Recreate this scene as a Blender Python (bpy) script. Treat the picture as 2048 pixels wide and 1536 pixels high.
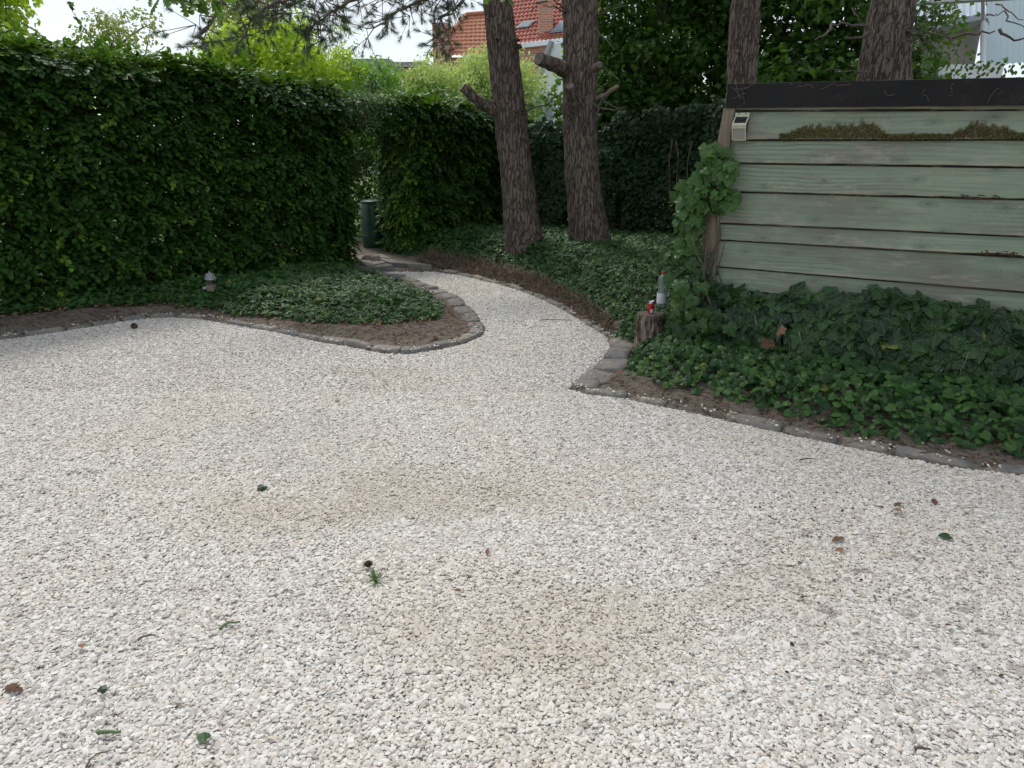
import bpy, math, random
import numpy as np
from mathutils import Vector, Matrix

random.seed(7)
RNG = np.random.default_rng(11)
for o in list(bpy.data.objects):
    bpy.data.objects.remove(o)
SC = bpy.context.scene
COL = SC.collection

# ------------------------------------------------------------------ camera
F = 1420.0                       # focal length in px of the 2048 px wide photograph
PITCH = math.radians(18.8)
CAMH = 1.6
cam_d = bpy.data.cameras.new('camera')
cam = bpy.data.objects.new('camera', cam_d)
COL.objects.link(cam)
cam.location = (0, 0, CAMH)
cam.rotation_euler = (math.radians(90) - PITCH, 0, 0)
cam_d.sensor_width = 36
cam_d.lens = 36 * F / 2048
cam_d.clip_start = 0.05
cam_d.clip_end = 2000
SC.camera = cam

# ------------------------------------------------------------------ world, sun, exposure
SUN_EL, SUN_AZ = math.radians(56), math.radians(-28)    # azimuth from +Y towards +X
w = bpy.data.worlds.new('World')
SC.world = w
w.use_nodes = True
nt = w.node_tree
nt.nodes.clear()
wo = nt.nodes.new('ShaderNodeOutputWorld')
bg = nt.nodes.new('ShaderNodeBackground')
sky = nt.nodes.new('ShaderNodeTexSky')
sky.sky_type = 'NISHITA'
sky.sun_disc = False
sky.sun_elevation = SUN_EL
sky.sun_rotation = SUN_AZ
sky.air_density = 1.0
sky.dust_density = 2.0
bg.inputs[1].default_value = 0.15
tc = nt.nodes.new('ShaderNodeTexCoord')
mp = nt.nodes.new('ShaderNodeMapping')
mp.inputs['Scale'].default_value = (1.2, 1.2, 2.6)
nz = nt.nodes.new('ShaderNodeTexNoise')
nz.inputs['Scale'].default_value = 1.6
nz.inputs['Detail'].default_value = 7
rp = nt.nodes.new('ShaderNodeValToRGB')
rp.color_ramp.elements[0].position = 0.36
rp.color_ramp.elements[0].color = (.45, .45, .45, 1)
rp.color_ramp.elements[1].position = 0.62
mx = nt.nodes.new('ShaderNodeMix')
mx.data_type = 'RGBA'
mx.inputs['B'].default_value = (4.3, 4.65, 5.05, 1)        # cloud radiance in the units of the sky model
L = nt.links.new
L(tc.outputs['Generated'], mp.inputs[0]); L(mp.outputs[0], nz.inputs['Vector'])
L(nz.outputs[0], rp.inputs[0]); L(rp.outputs[0], mx.inputs['Factor'])
L(sky.outputs[0], mx.inputs['A']); L(mx.outputs['Result'], bg.inputs[0]); L(bg.outputs[0], wo.inputs[0])

sun_d = bpy.data.lights.new('sun', 'SUN')
sun_d.energy = 2.0
sun_d.angle = math.radians(14)
sun_d.color = (1.0, 0.96, 0.9)
sun = bpy.data.objects.new('sun', sun_d)
COL.objects.link(sun)
sdir = Vector((math.sin(SUN_AZ) * math.cos(SUN_EL), math.cos(SUN_AZ) * math.cos(SUN_EL), math.sin(SUN_EL)))
sun.rotation_euler = sdir.to_track_quat('Z', 'Y').to_euler()
sun.location = (0, 0, 30)

SC.view_settings.view_transform = 'Standard'
SC.view_settings.look = 'None'
SC.view_settings.exposure = 0.46
SC.view_settings.gamma = 1
SC.cycles.max_bounces = 8
SC.cycles.diffuse_bounces = 4
SC.cycles.transparent_max_bounces = 8
SC.cycles.use_denoising = True

# ------------------------------------------------------------------ survey helpers (bearings measured from the photograph -> metres)
def ray(px, py):
    u = (px - 1024) / F; v = (768 - py) / F
    return np.array([u, math.cos(PITCH) + v * math.sin(PITCH), -math.sin(PITCH) + v * math.cos(PITCH)])
def G(px, py, z=0.0):
    d = ray(px, py); t = (z - CAMH) / d[2]
    return np.array([d[0] * t, d[1] * t, z])
def At(px, py, Y):
    d = ray(px, py); t = Y / d[1]
    return np.array([d[0] * t, Y, CAMH + d[2] * t])

# ------------------------------------------------------------------ noise
def _hash(ix, iy, iz, seed):
    h = (ix * 374761393 + iy * 668265263 + iz * 2147483647 + seed * 1274126177) & 0xffffffff
    h = ((h ^ (h >> 13)) * 1274126177) & 0xffffffff
    h = (h ^ (h >> 16)) & 0xffffff
    return h / float(0xffffff)
def vnoise(P, scale=1.0, seed=0):
    P = np.asarray(P, float) * scale
    i = np.floor(P).astype(np.int64); f = P - i; f = f * f * (3 - 2 * f)
    r = 0
    for dx in (0, 1):
        wx = f[..., 0] if dx else 1 - f[..., 0]
        for dy in (0, 1):
            wy = f[..., 1] if dy else 1 - f[..., 1]
            for dz in (0, 1):
                wz = f[..., 2] if dz else 1 - f[..., 2]
                r = r + wx * wy * wz * _hash(i[..., 0] + dx, i[..., 1] + dy, i[..., 2] + dz, seed)
    return r
def fbm(P, scale=1.0, octv=3, seed=0):
    r = 0; a = 1; s = 0
    for k in range(octv):
        r = r + a * vnoise(P, scale * 2 ** k, seed + k); s += a; a *= .5
    return r / s
def sstep(a, b, x):
    t = np.clip((x - a) / (b - a), 0, 1); return t * t * (3 - 2 * t)

# ------------------------------------------------------------------ object helpers
def tag(o, label=None, cat=None, group=None, kind=None):
    if label: o['label'] = label
    if cat: o['category'] = cat
    if group: o['group'] = group
    if kind: o['kind'] = kind
    return o
def thing(name, label, cat, loc=(0, 0, 0), rz=0, group=None):
    o = bpy.data.objects.new(name, None); COL.objects.link(o)
    o.empty_display_size = .2
    o.location = loc; o.rotation_euler = (0, 0, rz)
    return tag(o, label, cat, group)
def link(name, me, mat, parent=None):
    o = bpy.data.objects.new(name, me)
    if mat:
        for m in (mat if isinstance(mat, (list, tuple)) else [mat]): me.materials.append(m)
    COL.objects.link(o)
    if parent: o.parent = parent
    return o
def np_mesh(name, V, faces, smooth=False, uv=None, rnd=None, midx=None):
    """faces: list of (n,k) int arrays; uv per vertex; rnd per vertex"""
    me = bpy.data.meshes.new(name)
    V = np.asarray(V, np.float32)
    if not isinstance(faces, list): faces = [faces]
    faces = [np.asarray(f, np.int32) for f in faces if len(f)]
    loops = np.concatenate([f.ravel() for f in faces])
    tot = np.concatenate([np.full(len(f), f.shape[1], np.int32) for f in faces])
    start = np.concatenate([[0], np.cumsum(tot)[:-1]]).astype(np.int32)
    me.vertices.add(len(V)); me.vertices.foreach_set('co', V.ravel())
    me.loops.add(len(loops)); me.loops.foreach_set('vertex_index', loops)
    me.polygons.add(len(tot)); me.polygons.foreach_set('loop_start', start)
    me.polygons.foreach_set('loop_total', tot)
    if midx is not None: me.polygons.foreach_set('material_index', np.asarray(midx, np.int32))
    me.update(calc_edges=True)
    me.polygons.foreach_set('use_smooth', np.full(len(tot), smooth))
    if uv is not None:
        l = me.uv_layers.new(name='UVMap')
        l.data.foreach_set('uv', np.asarray(uv, np.float32)[loops].ravel())
    if rnd is not None:
        a = me.attributes.new('rnd', 'FLOAT', 'POINT')
        a.data.foreach_set('value', np.asarray(rnd, np.float32))
    return me

class MB:
    """collects simple solids into one mesh"""
    def __init__(s): s.v = []; s.f = []; s.n = 0
    def add(s, V, F_):
        V = [tuple(map(float, p)) for p in V]
        s.v += V; s.f += [tuple(int(i) + s.n for i in f) for f in F_]; s.n += len(V); return s
    def box(s, x0, x1, y0, y1, z0, z1):
        return s.add([(x, y, z) for x in (x0, x1) for y in (y0, y1) for z in (z0, z1)],
                     [(0, 1, 3, 2), (4, 6, 7, 5), (0, 4, 5, 1), (2, 3, 7, 6), (0, 2, 6, 4), (1, 5, 7, 3)])
    def prism(s, poly, z0, z1):
        n = len(poly)
        return s.add([(p[0], p[1], z0) for p in poly] + [(p[0], p[1], z1) for p in poly],
                     [tuple(range(n))[::-1], tuple(range(n, 2 * n))] + [(i, (i + 1) % n, n + (i + 1) % n, n + i) for i in range(n)])
    def lathe(s, prof, c=(0, 0, 0), n=24):
        V = []; F_ = []
        for r, z in prof:
            for k in range(n):
                a = 2 * math.pi * k / n; V.append((c[0] + r * math.cos(a), c[1] + r * math.sin(a), c[2] + z))
        for i in range(len(prof) - 1):
            for k in range(n):
                F_.append((i * n + k, i * n + (k + 1) % n, (i + 1) * n + (k + 1) % n, (i + 1) * n + k))
        return s.add(V, F_)
    def tube(s, pts, rad, n=6):
        V, F_ = tube_arrays(pts, rad, n); return s.add(V, F_)
    def mesh(s, name, smooth=False, bevel=0):
        me = bpy.data.meshes.new(name); me.from_pydata(s.v, [], s.f); me.update()
        me.polygons.foreach_set('use_smooth', [smooth] * len(me.polygons)); return me
    def build(s, name, mat, parent=None, smooth=False, bevel=0):
        o = link(name, s.mesh(name, smooth), mat, parent)
        if bevel:
            m = o.modifiers.new('bevel', 'BEVEL'); m.width = bevel; m.segments = 2; m.limit_method = 'ANGLE'
        return o

def tube_arrays(pts, rad, n=6, cap=True):
    pts = np.asarray(pts, float); m = len(pts)
    rad = np.full(m, rad) if np.isscalar(rad) else np.asarray(rad, float)
    T = np.gradient(pts, axis=0); T /= np.linalg.norm(T, axis=1)[:, None] + 1e-9
    ref = np.array([0, 0, 1.]) if abs(T[0, 2]) < .9 else np.array([1., 0, 0])
    V = []
    a = np.arange(n) * 2 * math.pi / n
    for i in range(m):
        x = np.cross(ref, T[i]); x /= np.linalg.norm(x) + 1e-9; y = np.cross(T[i], x); ref = np.cross(x, T[i]) * -1 if False else ref
        V.append(pts[i] + rad[i] * (np.cos(a)[:, None] * x + np.sin(a)[:, None] * y))
    V = np.concatenate(V)
    Fq = [(i * n + k, i * n + (k + 1) % n, (i + 1) * n + (k + 1) % n, (i + 1) * n + k) for i in range(m - 1) for k in range(n)]
    if cap: Fq += [tuple(range(n))[::-1], tuple(range((m - 1) * n, m * n))]
    return V, Fq
def wobble(p0, p1, n=8, amp=.05, seed=0, sag=0):
    r = np.random.default_rng(seed); t = np.linspace(0, 1, n)[:, None]
    P = (1 - t) * np.asarray(p0) + t * np.asarray(p1)
    d = np.cumsum(r.normal(0, amp / math.sqrt(n), (n, 3)), 0); d -= t * d[-1]
    P = P + d; P[:, 2] -= sag * (4 * t * (1 - t))[:, 0]
    return P

# ------------------------------------------------------------------ materials
def newmat(name):
    m = bpy.data.materials.new(name); m.use_nodes = True
    n = m.node_tree.nodes; b = n['Principled BSDF']; return m, m.node_tree, b
class NG:
    """small node graph helper"""
    def __init__(s, t): s.t = t
    def n(s, typ, **kw):
        x = s.t.nodes.new(typ)
        for k, v in kw.items():
            if k in x.inputs: 
                x.inputs[k].default_value = v
            else: setattr(x, k, v)
        return x
    def l(s, a, b): s.t.links.new(a, b)
    def noise(s, vec, scale, detail=4, rough=.55, dist=0):
        x = s.n('ShaderNodeTexNoise', Scale=scale, Detail=detail, Roughness=rough, Distortion=dist); s.l(vec, x.inputs['Vector']); return x.outputs[0]
    def mapping(s, vec, scale=(1, 1, 1), loc=(0, 0, 0)):
        x = s.n('ShaderNodeMapping'); x.inputs['Scale'].default_value = scale; x.inputs['Location'].default_value = loc
        s.l(vec, x.inputs[0]); return x.outputs[0]
    def ramp(s, val, stops):
        x = s.n('ShaderNodeValToRGB'); e = x.color_ramp.elements
        while len(e) < len(stops): e.new(.5)
        for i, (p, c) in enumerate(stops):
            e[i].position = p; e[i].color = (c[0], c[1], c[2], 1) if hasattr(c, '__len__') else (c, c, c, 1)
        s.l(val, x.inputs[0]); return x.outputs[0]
    def mix(s, fac, a, b, mode='MIX'):
        x = s.n('ShaderNodeMix'); x.data_type = 'RGBA'; x.blend_type = mode
        for sock, v in (('Factor', fac), ('A', a), ('B', b)):
            if hasattr(v, 'links'): s.l(v, x.inputs[sock])
            elif sock == 'Factor': x.inputs[sock].default_value = v
            else: x.inputs[sock].default_value = (v[0], v[1], v[2], 1)
        return x.outputs['Result']
    def math(s, op, a, b=0.0, c=None):
        x = s.n('ShaderNodeMath'); x.operation = op
        for i, v in enumerate((a, b) if c is None else (a, b, c)):
            if hasattr(v, 'links'): s.l(v, x.inputs[i])
            else: x.inputs[i].default_value = v
        return x.outputs[0]
    def bump(s, h, strength=.5, dist=.01):
        x = s.n('ShaderNodeBump', Strength=strength, Distance=dist); s.l(h, x.inputs['Height']); return x.outputs[0]

def leaf_mat(name, dark, light, trans=.3, rough=.45, spec=.4, odd=None, veins=None, tcol=None, new=None):
    m, t, b = newmat(name); g = NG(t)
    at = g.n('ShaderNodeAttribute', attribute_name='rnd')
    stops = [(0, dark), (.80, light), (.93, new or light)]
    col = g.ramp(at.outputs['Fac'], stops + ([(.985, new or light), (.99, odd)] if odd else []))
    geo = g.n('ShaderNodeNewGeometry')
    pn = g.noise(geo.outputs['Position'], 1.3, 3)
    col = g.mix(g.math('MULTIPLY', pn, .35), col, (dark[0] * .9, dark[1] * 1.0, dark[2]), 'MIX')
    if veins:
        uvn = g.n('ShaderNodeUVMap'); sp = g.n('ShaderNodeSeparateXYZ'); g.l(uvn.outputs[0], sp.inputs[0])
        x = g.math('ABSOLUTE', g.math('SUBTRACT', sp.outputs[0], .5)); y = g.math('SUBTRACT', sp.outputs[1], .12)
        mn = None
        for a in (0, math.radians(47), math.radians(95)):
            d = g.math('ABSOLUTE', g.math('SUBTRACT', g.math('MULTIPLY', x, math.cos(a)), g.math('MULTIPLY', y, math.sin(a))))
            mn = d if mn is None else g.math('MINIMUM', mn, d)
        vm = g.math('LESS_THAN', mn, .013)
        col = g.mix(g.math('MULTIPLY', vm, .55), col, veins)
    g.l(col, b.inputs['Base Color'])
    b.inputs['Roughness'].default_value = rough
    b.inputs['Specular IOR Level'].default_value = spec
    tr = g.n('ShaderNodeBsdfTranslucent')
    tcn = g.mix(.5, col, tcol or (light[0] * 1.5, light[1] * 1.6, light[2] * .7))
    g.l(tcn, tr.inputs[0])
    ms = g.n('ShaderNodeMixShader'); ms.inputs[0].default_value = trans
    g.l(b.outputs[0], ms.inputs[1]); g.l(tr.outputs[0], ms.inputs[2])
    g.l(ms.outputs[0], t.nodes['Material Output'].inputs[0])
    return m

def plain(name, col, rough=.7, var=.15, scale=8, bump=0, metal=0, bscale=60, col2=None):
    m, t, b = newmat(name); g = NG(t)
    co = g.n('ShaderNodeTexCoord').outputs['Object']
    c2 = col2 or tuple(c * (1 - var * 2) for c in col)
    g.l(g.ramp(g.noise(co, scale, 5), [(.3, c2), (.7, col)]), b.inputs['Base Color'])
    b.inputs['Roughness'].default_value = rough; b.inputs['Metallic'].default_value = metal
    if bump: g.l(g.bump(g.noise(co, bscale, 5), bump, .01), b.inputs['Normal'])
    return m

def bark_mat(name, c1, c2, sc=1.0, strength=1.0):
    m, t, b = newmat(name); g = NG(t)
    co = g.n('ShaderNodeTexCoord').outputs['Object']
    mv = g.mapping(co, (25 * sc, 25 * sc, 4.6 * sc))
    dn = g.n('ShaderNodeVectorMath'); dn.operation = 'MULTIPLY_ADD'
    nn = g.n('ShaderNodeTexNoise', Scale=1.4, Detail=4); g.l(mv, nn.inputs['Vector'])
    g.l(nn.outputs['Color'], dn.inputs[0]); dn.inputs[1].default_value = (1.6, 1.6, 1.6); g.l(mv, dn.inputs[2])
    vo = g.n('ShaderNodeTexVoronoi', Scale=1.0); vo.feature = 'DISTANCE_TO_EDGE'; g.l(dn.outputs[0], vo.inputs['Vector'])
    fi = g.noise(g.mapping(co, (70, 70, 22)), 1, 6, .65)
    crack = g.ramp(vo.outputs[0], [(0, .25), (.13, 1)])
    col = g.ramp(fi, [(.3, c1), (.72, c2)])
    big = g.noise(co, 3.5, 3)
    col = g.mix(g.math('MULTIPLY', big, .3), col, (c1[0] * 1.3, c1[1] * .95, c1[2] * .85))
    col = g.mix(crack, tuple(x * .35 for x in c1), col)
    g.l(col, b.inputs['Base Color'])
    h = g.math('ADD', g.math('MULTIPLY', crack, 1.0), g.math('MULTIPLY', fi, .45))
    g.l(g.bump(h, strength, .02), b.inputs['Normal'])
    b.inputs['Roughness'].default_value = .9; b.inputs['Specular IOR Level'].default_value = .2
    return m

M = {}
M['pine_bark'] = bark_mat('pine_bark', (.092, .072, .057), (.255, .212, .172))
M['thin_bark'] = plain('thin_bark', (.13, .10, .08), .9, .25, 20, .4)
M['pale_twig'] = plain('pale_twig', (.25, .20, .15), .9, .2, 30, .3)
M['cut_wood'] = plain('cut_wood', (.19, .165, .135), .9, .25, 25, .4)
M['hornbeam'] = leaf_mat('hornbeam_leaf', (.014, .044, .008), (.062, .140, .022), .27, .46, .22, odd=(.16, .07, .02), new=(.17, .30, .03))
M['ivy'] = leaf_mat('ivy_leaf', (.007, .024, .008), (.036, .092, .018), .12, .40, .30, odd=(.16, .20, .03), veins=(.13, .20, .09))
M['ivy_ground'] = leaf_mat('ground_ivy_leaf', (.012, .040, .010), (.052, .122, .024), .15, .42, .2, odd=(.16, .16, .03))
M['dark_leaf'] = leaf_mat('dark_broadleaf', (.020, .056, .010), (.075, .165, .022), .45, .42, .3, new=(.14, .27, .03))
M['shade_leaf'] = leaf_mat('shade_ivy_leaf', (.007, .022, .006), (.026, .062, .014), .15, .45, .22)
M['mid_leaf'] = leaf_mat('mid_broadleaf', (.03, .08, .015), (.10, .20, .03), .35, .45, .4)
M['lime_leaf'] = leaf_mat('golden_leaf', (.24, .38, .03), (.48, .62, .07), .45, .55, .3, tcol=(.7, .9, .06))
M['olive_leaf'] = leaf_mat('olive_leaf', (.16, .22, .06), (.36, .40, .14), .35, .55, .3)
M['willow_leaf'] = leaf_mat('willow_leaf', (.26, .34, .12), (.54, .62, .28), .45, .55, .3)
M['bright_leaf'] = leaf_mat('bright_leaf', (.13, .27, .05), (.28, .45, .10), .4, .5, .3)
M['oak_leaf'] = leaf_mat('oak_leaf', (.05, .11, .02), (.13, .24, .04), .4, .45, .35)
M['needle'] = leaf_mat('pine_needle', (.04, .075, .035), (.11, .16, .07), .15, .5, .3)
M['dead_leaf'] = leaf_mat('dead_leaf', (.10, .055, .035), (.27, .16, .095), .12, .75, .2, tcol=(.3, .15, .06))
M['moss'] = leaf_mat('moss', (.055, .05, .018), (.22, .185, .075), .1, .9, .1)
M['grassy'] = leaf_mat('grass_blade', (.03, .07, .012), (.08, .15, .03), .2, .5, .3)

# ------------------------------------------------------------------ leaf templates (unit length, tip along +y, normal +z)
def tmpl_oval(wd=.3, fold=.1, curl=.1):
    V = [(0, 0, 0), (0, .33, 0), (0, .68, 0), (0, 1, 0), (wd * .85, .27, fold), (wd, .62, fold), (-wd * .85, .27, fold), (-wd, .62, fold)]
    V = [(x, y, z - curl * y * y) for x, y, z in V]
    return np.array(V), np.array([(0, 4, 1), (0, 1, 6), (2, 5, 3), (2, 3, 7)]), np.array([(1, 4, 5, 2), (6, 1, 2, 7)])
def tmpl_poly(half, cz=.08, droop=.15, centre=.3):
    pts = list(half) + [(-x, y) for x, y in half[::-1] if x > 1e-6]
    V = [(0, centre, cz)] + [(x, y, -droop * (x * x + (y - centre) ** 2) + (.05 if i % 2 else 0)) for i, (x, y) in enumerate(pts)]
    n = len(pts)
    return np.array(V), np.array([(0, 1 + (i + 1) % n, 1 + i)[::-1] for i in range(n)]), None
IVY_HI = tmpl_poly([(0, .04), (.14, -.09), (.36, -.10), (.42, .10), (.56, .36), (.36, .48), (.22, .76), (0, 1.0)])
IVY_LO = tmpl_poly([(0, .02), (.34, -.10), (.34, .14), (.54, .42), (.25, .50), (0, .98)])
IVY_RND = tmpl_poly([(0, .02), (.30, -.08), (.46, .22), (.36, .60), (0, .92)])
OAK = tmpl_poly([(0, 0), (.10, .12), (.16, .25), (.08, .32), (.28, .46), (.12, .54), (.34, .70), (.16, .74), (.20, .92), (0, 1.0)], .03, .2, .5)
MAPLE = tmpl_poly([(0, .0), (.30, -.05), (.26, .12), (.55, .45), (.22, .50), (.18, .75), (0, 1.0)], .05, .2, .3)
HORN = tmpl_oval(.30, .07, .12)
NARROW = tmpl_oval(.14, .04, .15)

def frames(n, tip):
    """matrices with z=n, y=tip orthogonalised"""
    n = n / (np.linalg.norm(n, axis=1)[:, None] + 1e-9)
    y = tip - (tip * n).sum(1)[:, None] * n
    y /= np.linalg.norm(y, axis=1)[:, None] + 1e-9
    x = np.cross(y, n)
    return np.stack([x, y, n], axis=2)
def leaves_mesh(name, tm, P, R, S, rnd=None, smooth=False):
    tv, tris, quads = tm
    N = len(P); k = len(tv)
    V = np.einsum('nij,kj->nki', R, tv) * S[:, None, None] + P[:, None, :]
    off = (np.arange(N) * k)[:, None, None]
    fs = [(tris[None] + off).reshape(-1, 3)]
    if quads is not None: fs.append((quads[None] + off).reshape(-1, 4))
    uv = np.tile(np.stack([tv[:, 0] + .5, tv[:, 1] + .12], 1), (N, 1))
    if rnd is None: rnd = RNG.random(N)
    return np_mesh(name, V.reshape(-1, 3), fs, smooth, uv, np.repeat(rnd, k))
def rdir(n, up=0.0):
    d = RNG.normal(0, 1, (n, 3)); d[:, 2] += up
    return d / np.linalg.norm(d, axis=1)[:, None]

# ------------------------------------------------------------------ GROUND: beds, gravel court, bank
GP = [(0, 682), (60, 674), (130, 664), (230, 647), (290, 639), (340, 636), (400, 640), (470, 652), (560, 668), (640, 686), (700, 695), (760, 708),
      (820, 710), (870, 702), (930, 689), (964, 674), (972, 660), (950, 626), (915, 598), (880, 580), (830, 562), (752, 545),
      (870, 545), (920, 552), (1000, 571), (1060, 590), (1120, 618), (1180, 655), (1215, 678), (1222, 700), (1190, 737), (1135, 779),
      (1170, 790), (1250, 800), (1400, 832), (1600, 877), (1750, 907), (1900, 937), (2048, 953), (2200, 975)]
gpoly = np.array([G(*p)[:2] for p in GP])
gpoly = np.vstack([[[-9.0, 4.6]], [[-6.5, 5.5]], gpoly, [[4.6, 1.0]], [[4.6, -1.5]], [[-9.0, -1.5]]])

def inside(P, poly):
    x, y = P[:, 0], P[:, 1]; c = np.zeros(len(P), bool); n = len(poly)
    for i in range(n):
        x0, y0 = poly[i]; x1, y1 = poly[(i + 1) % n]
        cond = ((y0 > y) != (y1 > y)) & (x < (x1 - x0) * (y - y0) / (y1 - y0 + 1e-12) + x0)
        c ^= cond
    return c
def pdist(P, poly, closed=True):
    d = np.full(len(P), 1e9); n = len(poly)
    for i in range(n if closed else n - 1):
        a = poly[i]; b = poly[(i + 1) % n]; ab = b - a
        t = np.clip(((P - a) @ ab) / (ab @ ab + 1e-12), 0, 1)
        d = np.minimum(d, np.linalg.norm(P - (a + t[:, None] * ab), axis=1))
    return d
# shed placement
SHC = np.array([1.46, 5.36]); SHA = math.radians(58.6)
sx = np.array([math.sin(SHA), -math.cos(SHA)]); sn = np.array([-math.cos(SHA), -math.sin(SHA)])   # along wall, outward (to the camera)
bankpoly = np.array([G(*p)[:2] for p in [(800, 522), (880, 528), (960, 540), (1040, 558), (1110, 590), (1165, 625), (1225, 668), (1245, 690)]])
bankpoly = np.vstack([bankpoly, [SHC], [SHC - sn * 2.0], [2.6, 9.4], [4.5, 14], [-3, 14], [-1.3, 10.9]])
bank_side = np.array([G(*p)[:2] for p in [(800, 520), (870, 545), (1000, 571), (1120, 618), (1222, 700)]])
def height(P):
    P = np.asarray(P, float); xy = P[:, :2]
    P3 = np.column_stack([xy, np.zeros(len(xy))])
    ins = inside(xy, gpoly); d = pdist(xy, gpoly)
    nzz = fbm(P3, 1.6, 3, 3) - .5
    bed = .016 + .045 * sstep(.07, .45, d) + .05 * nzz * sstep(.05, .3, d)
    # bank under the pines, to the right of the path
    right = sstep(-.2, .4, (xy[:, 0] + 1.3) + (xy[:, 1] - 9.6) * .05) * sstep(5.6, 6.6, xy[:, 1] - .15 * (xy[:, 0] - 1)) 
    ib = inside(xy, bankpoly); db = pdist(xy, bankpoly[:8], False)
    bank = .19 * sstep(.0, .62, db) * ib * sstep(4.9, 6.4, xy[:, 1])
    z = np.where(ins, -.03 * sstep(0, .06, d), bed + bank)
    z = z + .004 * (fbm(P3, 9, 2, 8) - .5)
    return z
def axis(a, b, st, outs):
    c = np.arange(a, b + 1e-6, st)
    lo = a - np.array(outs)[::-1]; hi = b + np.array(outs)
    return np.concatenate([lo, c, hi])
outs = [.5, 1.2, 2.5, 5, 10, 20, 40, 80, 160, 400]
gx = axis(-8.0, 5.0, .06, outs); gy = axis(0.2, 12.5, .06, outs)
XX, YY = np.meshgrid(gx, gy)
GPt = np.column_stack([XX.ravel(), YY.ravel()])
GZ = height(GPt)
nx, ny = len(gx), len(gy)
ii = np.arange((ny - 1) * nx).reshape(ny - 1, nx)[:, :-1].ravel()
gf = np.column_stack([ii, ii + 1, ii + nx + 1, ii + nx])
m, t, b = newmat('soil'); g = NG(t)
pos = g.n('ShaderNodeNewGeometry').outputs['Position']
c = g.ramp(g.noise(pos, 4, 6, .7), [(.3, (.090, .073, .055)), (.7, (.20, .168, .130))])
c = g.mix(g.ramp(g.noise(pos, 60, 4, .7), [(.45, 0), (.7, 1)]), c, (.24, .18, .13))
c = g.mix(g.ramp(g.noise(pos, 28, 3, .6), [(.55, 0), (.62, 1)]), c, (.05, .034, .024))
sp = g.n('ShaderNodeSeparateXYZ'); g.l(pos, sp.inputs[0])
far = g.ramp(g.math('MULTIPLY', sp.outputs[1], .01), [(.118, 0), (.125, 1)])
c = g.mix(far, c, g.ramp(g.noise(pos, 3, 6), [(.3, (.07, .12, .03)), (.7, (.16, .22, .06))]))
g.l(c, b.inputs['Base Color']); b.inputs['Roughness'].default_value = .95
g.l(g.bump(g.math('ADD', g.noise(pos, 90, 5, .7), g.noise(pos, 22, 3)), 1, .02), b.inputs['Normal'])
M['soil'] = m
tag(link('ground', np_mesh('ground', np.column_stack([GPt, GZ]), gf, True), M['soil']), kind='structure')

# gravel bed sheet (the fines between the stones)
def tri_sheet(name, poly, z, mat, kind='structure'):
    import bmesh
    bm = bmesh.new(); vs = [bm.verts.new((p[0], p[1], z)) for p in poly]; bm.faces.new(vs)
    bmesh.ops.triangulate(bm, faces=bm.faces[:]); me = bpy.data.meshes.new(name); bm.to_mesh(me); bm.free()
    o = link(name, me, mat); tag(o, kind=kind); return o
M['fines'] = plain('gravel_fines', (.50, .46, .40), .95, .2, 90, .5, bscale=200)
tri_sheet('gravel_bed', gpoly, .003, M['fines'])

# stones: points with attributes, instanced by geometry nodes (nobody could count them)
STAINS = [(*G(880, 990)[:2], .9, .36, .46), (*G(560, 1030)[:2], .55, .28, .42), (*G(1130, 1260)[:2], .7, .4, .42), (*G(1560, 1180)[:2], .4, .5, .28), (*G(730, 745)[:2], .5, .18, .25)]
def stone_material():
    m, t, b = newmat('gravel_stone'); g = NG(t)
    oi = g.n('ShaderNodeObjectInfo').outputs['Random']
    pos = g.n('ShaderNodeNewGeometry').outputs['Position']
    c = g.ramp(oi, [(0, (.33, .30, .26)), (.08, (.43, .395, .35)), (.30, (.54, .505, .455)), (.65, (.63, .60, .555)), (.90, (.72, .70, .66)), (.96, (.58, .50, .40)), (1, (.44, .43, .41))])
    st = g.ramp(g.noise(pos, .85, 5, .6, .4), [(.42, 0), (.66, 1)])
    c = g.mix(g.math('MULTIPLY', st, .32), c, (.54, .45, .33))
    for (qx, qy, rx, ry, am) in STAINS:
        s2 = g.n('ShaderNodeSeparateXYZ'); g.l(pos, s2.inputs[0])
        ex = g.math('DIVIDE', g.math('SUBTRACT', s2.outputs[0], qx), rx); ey = g.math('DIVIDE', g.math('SUBTRACT', s2.outputs[1], qy), ry)
        r2 = g.math('ADD', g.math('SQRT', g.math('ADD', g.math('MULTIPLY', ex, ex), g.math('MULTIPLY', ey, ey))), g.math('MULTIPLY', g.math('SUBTRACT', g.noise(pos, 2.2, 4), .5), 1.8))
        c = g.mix(g.math('MULTIPLY', g.ramp(r2, [(.35, 1), (1.15, 0)]), am), c, (.40, .335, .245))
    # dirt patches where leaves rotted, lower right
    sp = g.n('ShaderNodeSeparateXYZ'); g.l(pos, sp.inputs[0])
    dx = g.math('DIVIDE', g.math('SUBTRACT', sp.outputs[0], 1.35), .55); dy = g.math('DIVIDE', g.math('SUBTRACT', sp.outputs[1], 2.25), .8)
    rr = g.math('SQRT', g.math('ADD', g.math('MULTIPLY', dx, dx), g.math('MULTIPLY', dy, dy)))
    near = g.ramp(rr, [(.4, 1), (1.2, 0)])
    dirt = g.ramp(g.noise(pos, 9, 4, .65), [(.56, 0), (.66, 1)])
    c = g.mix(g.math('MULTIPLY', g.math('MULTIPLY', near, dirt), .7), c, (.13, .10, .08))
    c = g.mix(g.math('MULTIPLY', g.noise(pos, 300, 3), .25), c, (.40, .36, .32))
    g.l(c, b.inputs['Base Color']); b.inputs['Roughness'].default_value = .85; b.inputs['Specular IOR Level'].default_value = .25
    g.l(g.bump(g.noise(pos, 400, 3), .25, .002), b.inputs['Normal'])
    return m
M['stone'] = stone_material()
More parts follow.
